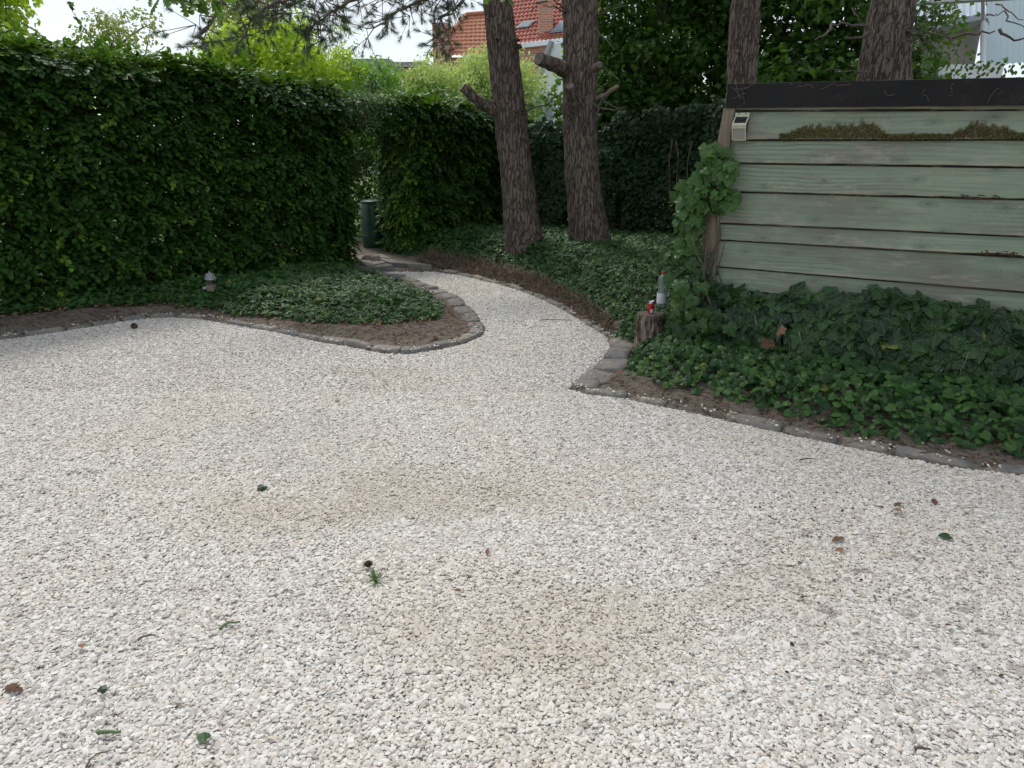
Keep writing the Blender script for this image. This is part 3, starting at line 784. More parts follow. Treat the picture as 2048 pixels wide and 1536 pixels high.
# ------------------------------------------------------------------ PINES
def trunk_mesh(name, path, rad, seed, seg=72, rows=260, rough=.024):
    """path: control points, rad: radii; bark plates as real relief. Vertices relative to path[0]"""
    path = np.asarray(path, float); t0 = np.linspace(0, 1, len(path)); t = np.linspace(0, 1, rows)
    C_ = np.column_stack([np.interp(t, t0, path[:, i]) for i in range(3)])
    k = 9; ker = np.ones(k) / k
    for i in range(2): C_[:, i] = np.convolve(np.pad(C_[:, i], k // 2, mode='reflect', reflect_type='odd'), ker, 'valid')
    rr = np.interp(t, t0, rad)
    a = np.arange(seg) * 2 * math.pi / seg
    ca, sa = np.cos(a), np.sin(a)
    H_ = C_[:, 2][:, None] + 0 * a[None]
    Q = np.stack([ca[None] * rr[:, None] * 14, sa[None] * rr[:, None] * 14, H_ * 3.2], -1)
    plate = fbm(Q, 1.0, 3, seed); ridge = 1 - np.abs(2 * fbm(Q * np.array([1.4, 1.4, .8]), 1.0, 2, seed + 5) - 1) * 2
    lump = fbm(np.stack([ca[None] * rr[:, None] * 3, sa[None] * rr[:, None] * 3, H_ * .9], -1), 1, 2, seed + 9) - .5
    r_ = rr[:, None] * (1 + lump * .16) + rough * (plate - .5) * 1.6 - rough * .9 * np.clip(ridge - .55, 0, 1)
    V = np.stack([C_[:, 0][:, None] + r_ * ca, C_[:, 1][:, None] + r_ * sa, H_], -1).reshape(-1, 3) - path[0]
    i = np.arange(rows - 1)[:, None] * seg; j = np.arange(seg)[None]
    f = np.stack([i + j, i + (j + 1) % seg, i + seg + (j + 1) % seg, i + seg + j], -1).reshape(-1, 4)
    return np_mesh(name, V, f, True)

def needle_tufts(centres, dirs, n_each=70, length=.075, wid=.0011):
    Ps = np.repeat(centres, n_each, 0) - np.repeat(dirs, n_each, 0) * RNG.uniform(0, .07, (len(centres) * n_each, 1))
    d = rdir(len(Ps)) * .75 + np.repeat(dirs, n_each, 0); d /= np.linalg.norm(d, axis=1)[:, None]
    s = np.cross(d, rdir(len(Ps))); s /= np.linalg.norm(s, axis=1)[:, None] + 1e-9
    l_ = length * RNG.uniform(.7, 1.15, (len(Ps), 1)); tip = Ps + d * l_
    V = np.stack([Ps - s * wid, Ps + s * wid, tip], 1).reshape(-1, 3)
    f = np.arange(len(V)).reshape(-1, 3)
    return V, f, np.repeat(np.repeat(RNG.random(len(centres)), n_each), 3)

def pine(label, px_path, Y, widths, seed, top=11, group='pine trunks around the court'):
    """px_path [(px,py)...] bottom to top on the photograph at forward distance Y"""
    P_ = [At(px, py, Y) for px, py in px_path]
    r0 = [w_ / F * Y * 1.03 / 2 for w_ in widths]
    P_[0][2] -= .12
    d = (P_[-1] - P_[-2]); d /= np.linalg.norm(d)
    ext = []; re = []
    z0 = P_[-1][2]
    for z_ in np.linspace(z0 + 1, top, 5):
        ext.append(P_[-1] + d * (z_ - z0) * .8 + np.array([0, 0, (z_ - z0) * .2])); re.append(r0[-1] * (1 - .75 * (z_ - z0) / (top - z0)))
    base = P_[0]
    root = thing('pine_tree', label, 'pine tree', tuple(base), 0, group)
    # resample so rows are evenly spaced
    allp = np.array(P_ + ext); zz = allp[:, 2]; zi = np.linspace(zz[0], zz[-1], 40)
    path = np.column_stack([np.interp(zi, zz, allp[:, 0]), np.interp(zi, zz, allp[:, 1]), zi])
    rad = np.interp(zi, zz, np.array(r0 + re)); rad[0] *= 1.35; rad[1] *= 1.14; rad[2] *= 1.04
    link('trunk', trunk_mesh('trunk', path, rad, seed, 80, 700), M['pine_bark'], root)
    return root, base, path
def stub(root, base, p0, p1, r0, r1, seed=0, name='branch_stub', mat='pine_bark', amp=.02, n=10, seg=14):
    P_ = wobble(p0, p1, n, amp, seed) - base
    V, F_ = tube_arrays(P_, np.linspace(r0, r1, n) * (1 + .06 * np.sin(np.arange(n) * 2.3 + seed)), seg)
    mb = MB(); mb.add(V, F_[:-2] + [F_[-2]]); o = mb.build(name, M[mat], root, True)
    e = P_[-1]; dd = P_[-1] - P_[-2]; dd /= np.linalg.norm(dd)
    if r1 > .015:
        V2, F2 = tube_arrays([e - dd * .002, e + dd * .004], [r1 * .97, r1 * .9], seg)
        MB().add(V2, F2).build('cut_end', M['cut_wood'], o)
    return o
def twigs(root, base, segs, rad=.006, mat='thin_bark', name='twig'):
    for i, (p0, p1) in enumerate(segs):
        V, F_ = tube_arrays(wobble(p0, p1, 8, .05, 100 + i) - base, np.linspace(rad, rad * .35, 8), 5)
        MB().add(V, F_).build(name, M[mat], root, True)

YP = 9.5
pA, bA, pathA = pine('left one of the two tall pines behind the path, pruned stub on its left side', [(1052, 496), (1037, 380), (1022, 250), (1008, 120), (995, 0)], YP, [66, 62, 58, 54, 50], 1, 12)
pB, bB, pathB = pine('right one of the two tall pines behind the path, thick sawn stub pointing left', [(1187, 502), (1168, 380), (1158, 250), (1161, 150), (1160, 0)], YP - .2, [70, 66, 60, 64, 60], 2, 12)
Yc, Yd = 8.6, 7.3
pC, bC, pathC = pine('slim pine trunk rising behind the left end of the shed roof', [(1478, 470), (1483, 165), (1492, 0)], Yc, [60, 54, 48], 3, 11)
pD, bD, pathD = pine('thick pine trunk with dead branches rising behind the middle of the shed roof', [(1738, 500), (1770, 150), (1772, 80), (1788, 0)], Yd, [110, 92, 80, 76], 4, 11)
def pA_(px, py, dY=0): return At(px, py, YP + dY)
def pB_(px, py, dY=0): return At(px, py, YP - .2 + dY)
stub(pA, bA, pA_(1005, 228), pA_(925, 174, -.15), .085, .055, 3, amp=.05)
twigs(pA, bA, [(pA_(962, 205, -.1), pA_(948, 221, -.2))], .014)
stub(pA, bA, pA_(992, 40), pA_(974, 40, -.1), .06, .035, 4)
for (x, y) in [(1000, 76), (1030, 78), (1034, 92)]: stub(pA, bA, pA_(x, y), pA_(x + (8 if x > 1010 else -6), y + 3, -.24), .03, .015, x, seg=8)
twigs(pA, bA, [(pA_(1042, 236, -.1), pA_(1122, 196, -.8)), (pA_(1030, 225, -.15), pA_(1046, 214, -.7)), (pA_(1045, 222), pA_(1062, 214, -.4)), (pA_(1002, 240), pA_(1012, 238, -.4)), (pA_(1040, 200), pA_(1075, 225, -.3))], .013)
stub(pB, bB, pB_(1148, 148), pB_(1078, 117, -.5), .098, .068, 7, amp=.02)
stub(pB, bB, pB_(1150, 232, -.1), pB_(1139, 172, -.38), .075, .05, 8, amp=.02)
stub(pB, bB, pB_(1180, 138, 0), pB_(1200, 130, -.45), .05, .032, 9, amp=.02, mat='pale_twig')
stub(pB, bB, pB_(1176, 208), pB_(1236, 172, -.3), .035, .022, 10, amp=.03, mat='pale_twig')
twigs(pB, bB, [(pB_(1185, 130, -.1), pB_(1240, 165, -.6)), (pB_(1150, 190, -.2), pB_(1200, 216, -.6)), (pB_(1200, 200, -.2), pB_(1250, 216, -.5)), (pB_(1205, 195, -.2), pB_(1190, 240, -.4)), (pB_(1200, 215, -.3), pB_(1253, 213, -.5)), (pB_(1150, 235, -.2), pB_(1175, 270, -.3)),
      (pB_(1180, 30), pB_(1255, 10, -.5)), (pB_(1130, 30), pB_(1085, 10, -.6)), (pB_(1085, 10, -.6), pB_(1065, 18, -.8)), (pB_(1130, 20), pB_(1100, -20, -.4)), (pB_(1178, 60), pB_(1230, 100, -.6))], .012)
def pD_(px, py, dY=0): return At(px, py, Yd + dY)
def pC_(px, py, dY=0): return At(px, py, Yc + dY)
dseg = [((1735, 50), (1665, 50)), ((1735, 58), (1690, 75)), ((1665, 50), (1630, 80)), ((1810, 62), (1900, 75)), ((1900, 75), (1990, 62)), ((1990, 62), (2060, 85)), ((1808, 50), (1850, 28)), ((1850, 28), (1880, 35)),
        ((1840, 5), (1870, 30)), ((1870, 30), (1902, 32)), ((1812, 70), (1860, 45)), ((1812, 75), (1845, 105)), ((1845, 60), (1850, 130)), ((1740, 140), (1650, 142)), ((1900, 75), (1915, 110)), ((1990, 5), (2050, 40)),
        ((1985, 24), (2010, 20)), ((1745, 60), (1730, 110)), ((1790, 55), (1850, 70)), ((1775, 50), (1745, 75)), ((1700, 20), (1735, 60)), ((1860, 50), (1885, 72)), ((2010, 20), (2060, 60))]
for i, (a, b_) in enumerate(dseg):
    V, F_ = tube_arrays(wobble(pD_(*a, -.15 - .05 * (i % 3)), pD_(*b_, -.35 - .07 * (i % 4)), 9, .045, 300 + i) - bD, np.linspace(.011, .005, 9) * (1.3 if i < 6 else .7), 6)
    MB().add(V, F_).build('dead_branch', M['thin_bark'], pD, True)
for (x, y) in []: stub(pD, bD, pD_(x, y), pD_(x + 4, y - 8, -.36), .03, .014, x, seg=8)
twigs(pC, bC, [(pC_(1505, 60), pC_(1516, 100, -.2)), (pC_(1478, 110), pC_(1462, 104, -.3)), (pC_(1500, 5), pC_(1520, -10, -.3))], .012)

# pine boughs with needles reaching left over the hedge, from the left pine
def bough(root, base, pts, nt, spread, seed, n_each=80, rad=.024, droop=.12):
    nt = int(nt * 1.6); n_each = int(n_each * 1.25)
    r = np.random.default_rng(seed)
    pts = np.asarray(pts); t0 = np.linspace(0, 1, len(pts)); t = np.linspace(0, 1, 26)
    C_ = np.column_stack([np.interp(t, t0, pts[:, i]) for i in range(3)]) + r.normal(0, .012, (26, 3))
    mb = MB(); mb.tube(C_ - base, np.linspace(rad, .008, 26), 7)
    cen = []; dr = []
    for i in range(nt):
        k = r.integers(3, 26); p = C_[k]
        d = np.array([r.normal(0, .7) - .35, r.normal(0, .5), r.normal(-.25, .4)]); d /= np.linalg.norm(d)
        l_ = spread * r.uniform(.3, 1.0)
        q = p + d * l_; q[2] -= droop * r.random()
        mid = (p + q) / 2 + r.normal(0, .04, 3)
        mb.tube(np.array([p, mid, q]) - base, [.007, .005, .003], 4)
        cen.append(q); dd = q - mid + np.array([0, 0, .1]); dr.append(dd / np.linalg.norm(dd))
        for j in range(3):
            s_ = mid + r.normal(0, .13, 3); s_[2] -= .03
            mb.tube(np.array([mid, s_]) - base, [.004, .002], 4)
            cen.append(s_); e = s_ - mid; dr.append(e / (np.linalg.norm(e) + 1e-6))
    o = mb.build('bough', M['thin_bark'], root, True)
    V, f, rn = needle_tufts(np.array(cen) - base, np.array(dr), n_each)
    link('needles', np_mesh('needles', V, f, False, None, rn), M['needle'], o)
tp = At(990, -60, YP)
bough(pA, bA, [tp, At(900, -40, 9.0), At(780, -25, 8.6), At(640, -5, 8.2), At(520, -10, 8.0)], 26, .42, 1)
bough(pA, bA, [tp, At(930, 0, 9.1), At(880, 40, 8.8), At(895, 66, 8.6)], 8, .26, 2)
bough(pA, bA, [tp, At(900, -20, 9.0), At(800, 20, 8.7), At(750, 55, 8.5)], 15, .28, 3)
bough(pA, bA, [At(780, -25, 8.6), At(690, 5, 8.2), At(640, 40, 8.0), At(620, 55, 8.0)], 14, .25, 4)
bough(pA, bA, [At(640, -15, 8.2), At(560, 0, 7.9), At(505, 35, 7.7), At(480, 60, 7.7)], 12, .25, 5, rad=.02)
bough(pA, bA, [At(520, -40, 7.8), At(450, 0, 7.4), At(425, 40, 7.2), At(395, 75, 7.1)], 7, .18, 6, n_each=110, rad=.018)
# crowns above the frame
def pine_crown(root, base, path, n, seed, r_=2.6, zlo=6.0):
    r = np.random.default_rng(seed); top = path[-1]
    ct = []; dd = []; mb = MB()
    for i in range(n):
        z_ = r.uniform(zlo, top[2] + .6); k = np.argmin(abs(path[:, 2] - z_)); c0 = path[k]
        a = r.uniform(0, 6.28); l_ = r_ * (1 - .5 * (z_ - zlo) / (top[2] - zlo + 1)) * r.uniform(.5, 1)
        e = c0 + np.array([math.cos(a) * l_, math.sin(a) * l_, .25 * l_])
        mb.tube(np.array([c0, (c0 + e) / 2 + [0, 0, -.1], e]) - base, [.04, .025, .008], 5)
        for j in range(34):
            s_ = c0 + (e - c0) * r.uniform(.35, 1.05) + r.normal(0, .26, 3); ct.append(s_); v_ = r.normal(0, 1, 3); v_[2] += 1; dd.append(v_ / np.linalg.norm(v_))
    o = mb.build('crown_limbs', M['thin_bark'], root, True)
    V, f, rn = needle_tufts(np.array(ct) - base, np.array(dd), 16, .16, .006)
    link('crown', np_mesh('crown', V, f, False, None, rn), M['needle'], root)
for k, (rt, bs, ph) in enumerate([(pA, bA, pathA), (pB, bB, pathB), (pC, bC, pathC), (pD, bD, pathD)]): pine_crown(rt, bs, ph, 46, 60 + k)

# ------------------------------------------------------------------ broadleaf trees
def tree(name, label, cat, base, clumps, leaf, tm, lsize, per, mat, seed, group=None, rc=(.35, .6), trunk_r=.1, droop=0.0, bark='thin_bark', limbs=.5, flat=.75, upn=.6):
    """clumps: list of (centre, radii) ellipsoids filled with small leaf clumps"""
    r = np.random.default_rng(seed); base = np.asarray(base, float)
    root = thing(name, label, cat, tuple(base), 0, group)
    cc = []
    for c_, rad, n in clumps:
        c_ = np.asarray(c_, float); rad = np.asarray(rad, float)
        d = r.normal(0, 1, (n, 3)); d /= np.linalg.norm(d, axis=1)[:, None]; d *= (r.random((n, 1)) ** .45)
        cc.append(c_ + d * rad)
    cc = np.vstack(cc)
    top = clumps[0][0]
    mb = MB(); tpth = wobble(base - [0, 0, .1], np.asarray(top) , 9, .12, seed)
    mb.tube(tpth - base, np.linspace(trunk_r, trunk_r * .3, 9), 9)
    mb.build('trunk', M[bark], root, True)
    mb = MB()
    for i in range(int(len(cc) * limbs)):
        k = r.integers(2, 9); p = tpth[k]; q = cc[r.integers(len(cc))]
        mb.tube(wobble(p, q, 6, .12, seed * 50 + i) - base, np.linspace(trunk_r * .32, .004, 6), 5)
    mb.build('limbs', M[bark], root, True)
    K = len(cc); rcl = r.uniform(rc[0], rc[1], K)
    N = K * per
    d = r.normal(0, 1, (N, 3)); d /= np.linalg.norm(d, axis=1)[:, None]
    P_ = np.repeat(cc, per, 0) + d * np.array([1, 1, flat]) * (np.repeat(rcl, per)[:, None] * r.random((N, 1)) ** .5)
    if droop: P_[:, 2] -= droop * r.random(N) ** 2
    nrm = r.normal(0, .55, (N, 3)) + d * .5 + [0, 0, upn]
    tipd = d * .6 + r.normal(0, .6, (N, 3)) + [0, 0, -.5 - droop]
    R = frames(nrm, tipd)
    rn = np.clip(.5 * np.repeat(r.random(K), per) + .5 * r.random(N), 0, 1)
    link('crown', leaves_mesh('crown', tm, P_ - base, R, lsize * r.uniform(.65, 1.2, N), rn), M[mat], root)
    return root
def C3(px, py, Y): return At(px, py, Y)
gt = 'dark broadleaf trees behind the pines'
tree('broadleaf_tree', 'dark leafy tree right behind the two pines by the path', 'tree', (1.7, 12.0, .3), [((2.1, 11.8, 3.0), (1.05, .9, 2.7), 110), ((1.5, 11.3, 1.7), (.5, .4, .7), 14), ((1.2, 11.8, 1.9), (.6, .5, .8), 12)], 1, MAPLE, .10, 85, 'dark_leaf', 21, gt)
tree('broadleaf_tree', 'dark leafy tree between the slim pine and the two path pines', 'tree', (3.4, 12.6, .3), [((3.3, 11.8, 3.0), (1.1, .9, 2.8), 115)], 1, MAPLE, .10, 80, 'dark_leaf', 22, gt)
tree('broadleaf_tree', 'leafy tree between the slim pine and the thick pine above the shed roof', 'tree', (4.5, 11.0, .3), [((4.3, 11.2, 3.3), (1.0, 1.0, 2.4), 85), ((4.0, 10.4, 2.3), (.9, .5, .6), 20)], 1, MAPLE, .10, 95, 'dark_leaf', 23, gt)
tree('lime_tree', 'lighter green leafy tree showing just right of the thick pine', 'tree', (5.4, 10.2, .2), [((5.0, 10.0, 2.35), (.4, .5, .35), 12), ((5.2, 10.0, 3.1), (.35, .4, .3), 7)], 1, MAPLE, .10, 55, 'mid_leaf', 24)
tree('lime_tree', 'sunlit leafy tree glimpsed through the dark trees between the pines', 'tree', (3.2, 17.5, 0), [((3.2, 17.5, 3.0), (2.6, .9, 2.4), 110)], 1, HORN, .12, 90, 'bright_leaf', 25)
# shrubs low in the shade
def bank_shrub(label, pts, h0, h1, n, seed, mat='dark_leaf', tm=IVY_RND, size=.075, name='shrub', cat='shrub', group='shady shrubs behind the pines', th=.5):
    r = np.random.default_rng(seed); pts = np.asarray(pts, float); seg = np.linalg.norm(np.diff(pts, axis=0), axis=1); cum = np.concatenate([[0], np.cumsum(seg)])
    s = r.uniform(0, cum[-1], n); x = np.interp(s, cum, pts[:, 0]); y = np.interp(s, cum, pts[:, 1])
    i = np.clip(np.searchsorted(cum, s) - 1, 0, len(pts) - 2); d = (pts[i + 1] - pts[i]) / seg[i][:, None]; nn = np.column_stack([d[:, 1], -d[:, 0]])
    gz = height(np.column_stack([x, y])); hh = np.interp(s, [0, cum[-1]], [h0, h1])
    hh = hh * (.72 + .56 * fbm(np.column_stack([s, s * 0, s * 0]), 1.6, 3, seed + 2)); z = gz + r.random(n) ** .9 * hh
    lump = fbm(np.column_stack([s, z, z * 0]), 1.8, 3, seed) - .5
    dep = -r.random(n) ** 2 * th + lump * .5
    z = z + lump * .25 * (z / hh)
    P_ = np.column_stack([x + nn[:, 0] * dep, y + nn[:, 1] * dep, z])
    b0 = np.array([pts[:, 0].mean(), pts[:, 1].mean(), height(np.array([pts.mean(0)]))[0]])
    root = thing(name, label, cat, tuple(b0), 0, group)
    n3 = np.column_stack([nn, np.full(n, .5)]) + r.normal(0, .4, (n, 3))
    R = frames(n3, np.column_stack([nn * .4, np.full(n, -.7)]) + r.normal(0, .5, (n, 3)))
    link('foliage', leaves_mesh('foliage', tm, P_ - b0, R, size * r.uniform(.6, 1.2, n)), M[mat], root)
    mb = MB()
    for k in range(max(4, int(cum[-1] * 4))):
        s_ = r.uniform(0, cum[-1]); a = np.array([np.interp(s_, cum, pts[:, 0]), np.interp(s_, cum, pts[:, 1])]); z_ = height(a[None])[0]
        j = min(np.searchsorted(cum, s_), len(pts) - 1) - 1; dj = (pts[j + 1] - pts[j]) / seg[j]
        a = a - np.array([dj[1], -dj[0]]) * r.uniform(.0, .25)
        mb.tube(wobble((a[0], a[1], z_ - .05), (a[0] + r.normal(0, .12), a[1], z_ + h0 * .8), 7, .08, seed * 9 + k) - b0, .012, 5)
    mb.build('stems', M['thin_bark'], root, True)
    return root
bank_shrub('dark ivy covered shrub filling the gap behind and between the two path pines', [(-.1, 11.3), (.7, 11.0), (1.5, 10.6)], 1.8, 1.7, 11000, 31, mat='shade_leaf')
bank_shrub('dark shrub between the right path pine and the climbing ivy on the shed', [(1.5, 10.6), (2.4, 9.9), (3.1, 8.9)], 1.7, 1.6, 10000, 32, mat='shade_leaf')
bank_shrub('low leafy growth just behind the shed roof', [(2.9, 8.9), (3.6, 8.9), (4.6, 8.3)], 2.05, 1.9, 8000, 33, size=.085)
bank_shrub('small leaved evergreen shrub above the right end of the shed roof', [(4.15, 7.4), (4.8, 7.0), (5.6, 6.3)], 2.38, 2.5, 3600, 34, size=.045, tm=HORN, th=.3, mat='dark_leaf', group='shrubs behind the shed')

# ------------------------------------------------------------------ HEDGE
HA = np.array([-7.4, 3.9]); HB = np.array([-2.12, 9.6])
hd = (HB - HA) / np.linalg.norm(HB - HA); hn = np.array([hd[1], -hd[0]])     # outward, towards the court
OPEN = .98; HT = .62
HC = HB + hd * OPEN; 
def sprigs(Pc, dirs, nrm, size, r, nl=8, fresh_or_lit=None):
    """alternate leaves along short flat sprays"""
    N = len(Pc); R = frames(nrm, dirs); X, Yv, Z = R[:, :, 0], R[:, :, 1], R[:, :, 2]
    out_P = []; out_R = []; out_S = []; out_r = []
    rn = r.random(N)
    for k in range(nl):
        sg = 1 if k % 2 else -1; t_ = k / (nl - 1)
        p = Pc + Yv * (t_ * .24 - .05)[..., None] * 1 if False else Pc + Yv * (t_ * .24 - .05)
        lat = (1 - t_) * .95 + .15
        tip = Yv * (1.05 - lat * .6) + X * sg * lat + r.normal(0, .18, (N, 3))
        nz_ = Z + r.normal(0, .17, (N, 3))
        out_P.append(p - Z * (t_ ** 2 * .03)[..., None] if False else p - Z * (t_ ** 2 * .03)); out_R.append(frames(nz_, tip)); out_S.append(size * (1 - .35 * abs(t_ - .45)) * r.uniform(.8, 1.15, N)); out_r.append(np.where(r.random(N) < .004, 1.0, np.clip(rn * .5 + r.random(N) * .3, 0, .8)) if fresh_or_lit is None else np.where(fresh_or_lit, .80 + .17 * r.random(N), np.clip(rn * .5 + r.random(N) * .3, 0, .8)))
    return np.vstack(out_P), np.vstack(out_R), np.concatenate(out_S), np.concatenate(out_r)
def hedge(label, A_, B_, h0, h1, dens, seed, ends=(False, True), zlow=.10, size=.084, low_fn=None):
    r = np.random.default_rng(seed); Lh = np.linalg.norm(B_ - A_); d = (B_ - A_) / Lh; nn = np.array([d[1], -d[0]])
    base = np.array([(A_[0] + B_[0]) / 2, (A_[1] + B_[1]) / 2, 0.04])
    root = thing('hornbeam_hedge', label, 'hedge', tuple(base), 0, 'clipped hedges')
    Ps, Ds, Ns = [], [], []
    hgt = lambda s: h0 + (h1 - h0) * s / Lh
    # front and back faces
    for side, mul in ((1, 1.0), (-1, .75)):
        n = int(Lh * 2.2 * dens * mul); s = r.uniform(.04, Lh - .06, n); z = zlow + (hgt(s) - zlow) * r.random(n)
        Q = np.column_stack([s, z * 1.6, np.full(n, side * 5.)])
        lump = fbm(Q, 1.5, 3, seed) - .5
        dep = HT / 2 - .30 * r.random(n) ** 1.8 + lump * .36
        gap = fbm(Q, 3.6, 2, seed + 4); k = (gap > .30) | (r.random(n) < .35) | (z > 1.35)
        s, z, dep = s[k], z[k], dep[k]; n = len(s)
        if low_fn is not None: z = z + low_fn(s, z) * 0
        c2 = A_[None] + d[None] * s[:, None] + nn[None] * (side * dep - HT / 2)[:, None]
        Ps.append(np.column_stack([c2, z]))
        lat = r.normal(0, .75, n)
        Ds.append(np.column_stack([nn[None] * side * .75 + d[None] * lat[:, None], r.normal(-.35, .35, n)]))
        Ns.append(np.column_stack([nn[None] * side * .5 + d[None] * r.normal(0, .25, n)[:, None], np.full(n, .9)]))
    nf = sum(len(a) for a in Ps)
    # top
    n = int(Lh * HT * dens * 1.15); s = r.uniform(0, Lh, n); v = r.uniform(-HT, 0, n)
    ztop = hgt(s) + (fbm(np.column_stack([s, v, v * 0]), 2.2, 3, seed + 7) - .5) * .22 + r.normal(0, .03, n) + .12 * r.random(n) * (r.random(n) < .15)
    c2 = A_[None] + d[None] * s[:, None] + nn[None] * v[:, None]
    Ps.append(np.column_stack([c2, ztop])); Ds.append(np.column_stack([r.normal(0, .6, (n, 2)), r.normal(.35, .3, n)])); Ns.append(np.column_stack([r.normal(0, .5, (n, 2)), np.full(n, .9)])); nt_ = n
    for end, on in zip((0, 1), ends):
        if not on: continue
        n = int(HT * 2.1 * dens * 1.3); v = r.uniform(-HT, 0, n); z = zlow + (hgt(Lh * end) - zlow) * r.random(n); sg = 1 if end else -1
        s = Lh * end + sg * (-.04 + (fbm(np.column_stack([v, z, z * 0]), 2.5, 2, seed + 9) - .5) * .2 - .12 * r.random(n))
        c2 = A_[None] + d[None] * s[:, None] + nn[None] * v[:, None]
        Ps.append(np.column_stack([c2, z])); Ds.append(np.column_stack([d[None] * sg * .7 + nn[None] * r.normal(0, .7, n)[:, None], r.normal(-.3, .35, n)])); Ns.append(np.column_stack([d[None] * sg * .7 + r.normal(0, .3, (n, 2)), np.full(n, .8)]))
    Ps = np.vstack(Ps); Ds = np.vstack(Ds); Ns = np.vstack(Ns)
    fr_ = np.zeros(len(Ps), bool); fr_[nf:nf + nt_] = r.random(nt_) < .9; fr_ |= (r.random(len(Ps)) < .05); fr_[nf + nt_:] |= r.random(len(Ps) - nf - nt_) < .45  # end faces paler: light on the arch sides put into leaf colour
    P_, R_, S_, rn = sprigs(Ps, Ds, Ns, size, r, fresh_or_lit=fr_)
    link('foliage', leaves_mesh('foliage', HORN, P_ - base, R_, S_, rn), M['hornbeam'], root)
    mb = MB()
    for k in range(int(Lh * 3.2)):
        s_ = (k + r.random()) / (Lh * 3.2) * Lh; c = A_ + d * s_ - nn * (HT / 2 + r.normal(0, .05)); H_ = hgt(s_)
        st_ = wobble((c[0], c[1], -.05), (c[0] + r.normal(0, .1), c[1] + r.normal(0, .1), H_ - .15), 9, .12, seed * 31 + k)
        mb.tube(st_ - base, np.linspace(.028, .008, 9), 6)
        for j in range(7):
            p = st_[r.integers(1, 9)]; q = p + np.array([*(nn * r.choice([-1, 1]) * r.uniform(.1, .26) + d * r.normal(0, .2)), r.uniform(0, .25)])
            mb.tube(wobble(p, q, 5, .03, k * 10 + j) - base, np.linspace(.008, .003, 5), 4)
    mb.build('stems', M['thin_bark'], root, True)
    return root, base
hl, hbase = hedge('long tall clipped hornbeam hedge along the left side, up to the arch', HA, HB, 2.62, 2.22, 430, 41)
# arch lintel belongs to the left hedge
r = np.random.default_rng(5)
n = 520; s = r.uniform(-.1, OPEN + .1, n); v = r.uniform(-HT, .02, n); z = 1.80 + .42 * r.random(n)
c2 = HB[None] + hd[None] * s[:, None] + hn[None] * v[:, None]
P_, R_, S_, rn = sprigs(np.column_stack([c2, z]), np.column_stack([hn[None] * .7 + r.normal(0, .6, (n, 2)), r.normal(-.4, .3, n)]), np.column_stack([hn[None] * .6 + r.normal(0, .3, (n, 2)), np.full(n, .8)]), .066, r)
link('arch_foliage', leaves_mesh('arch_foliage', HORN, P_ - hbase, R_, S_, np.where(P_[:, 2] > 2.1, .55 + .4 * RNG.random(len(P_)), rn)), M['hornbeam'], hl)
hedge('shorter hornbeam hedge to the right of the arch, running behind the left pine', HC, HC + hd * 2.6, 2.10, 1.98, 470, 42, ends=(True, False))

# ------------------------------------------------------------------ trees and shrubs beyond the hedge
gb = 'trees and shrubs beyond the hedge'
tree('golden_shrub', 'bright yellow green tree over the hedge, in the middle of its left half', 'tree', (-4.0, 13.5, 0), [((-4.0, 13.4, 2.7), (1.25, .9, .95), 85), ((-4.6, 13.2, 2.9), (.5, .5, .6), 16)], 1, HORN, .085, 130, 'lime_leaf', 51, gb, rc=(.22, .42))
tree('golden_shrub', 'bright yellow green tree at the top left corner, over the hedge', 'tree', (-7.6, 11, 0), [((-7.5, 11.0, 3.2), (.9, .8, 1.1), 55), ((-6.9, 10.5, 2.6), (.5, .5, .5), 14)], 1, HORN, .10, 120, 'lime_leaf', 52, gb, rc=(.22, .42))
tree('small_tree', 'pale olive loose tree left of the bright yellow green one', 'tree', (-8.6, 17, 0), [((-8.6, 17, 3.6), (1.1, .9, .9), 42)], 1, HORN, .085, 50, 'olive_leaf', 53, gb, rc=(.2, .4))
tree('small_tree', 'dark brownish tree behind the bright yellow green one, under the pine boughs', 'tree', (-6.0, 18, 0), [((-6.0, 18, 4.1), (1.2, 1, 1.3), 60)], 1, HORN, .09, 90, 'olive_leaf', 54, gb)
tree('birch_sapling', 'thin sapling with sparse pale leaves against the sky', 'tree', (-3.6, 14.5, 0), [((-3.6, 14.5, 3.3), (.75, .4, .7), 26)], 1, NARROW, .10, 16, 'bright_leaf', 55, gb, rc=(.15, .3), trunk_r=.03, limbs=1.0, droop=.1)
tree('birch_sapling', 'thin leafy sapling in front of the white building', 'tree', (-2.3, 14.0, 0), [((-2.55, 14.0, 2.55), (.7, .5, .5), 34)], 1, HORN, .075, 60, 'bright_leaf', 56, gb, rc=(.15, .3), trunk_r=.03, limbs=.8)
tree('weeping_tree', 'pale green weeping tree with fine leaves left of the left pine', 'tree', (-1.0, 17, 0), [((-.7, 17, 2.65), (1.5, .9, .95), 170), ((.05, 16.6, 2.1), (.45, .5, .7), 36), ((-1.9, 16.8, 3.0), (.35, .3, .6), 10)], 1, tmpl_oval(.2, .04, .15), .085, 190, 'willow_leaf', 57, gb, rc=(.2, .4), droop=.5, upn=.2, limbs=.12)
tree('leafy_shrub', 'bright green shrub rising just behind the hedge arch', 'shrub', (-1.6, 12.4, 0), [((-1.5, 12.4, 1.7), (1.3, .5, .65), 60), ((-.3, 12.9, 1.7), (.8, .4, .6), 30)], 1, HORN, .075, 110, 'mid_leaf', 58, gb, rc=(.2, .35))
tree('leafy_shrub', 'green shrub seen through the hedge arch', 'shrub', (-3.0, 12.5, 0), [((-3.0, 12.8, 1.2), (.8, .5, 1.0), 50)], 1, HORN, .07, 100, 'mid_leaf', 59, gb, rc=(.2, .35))

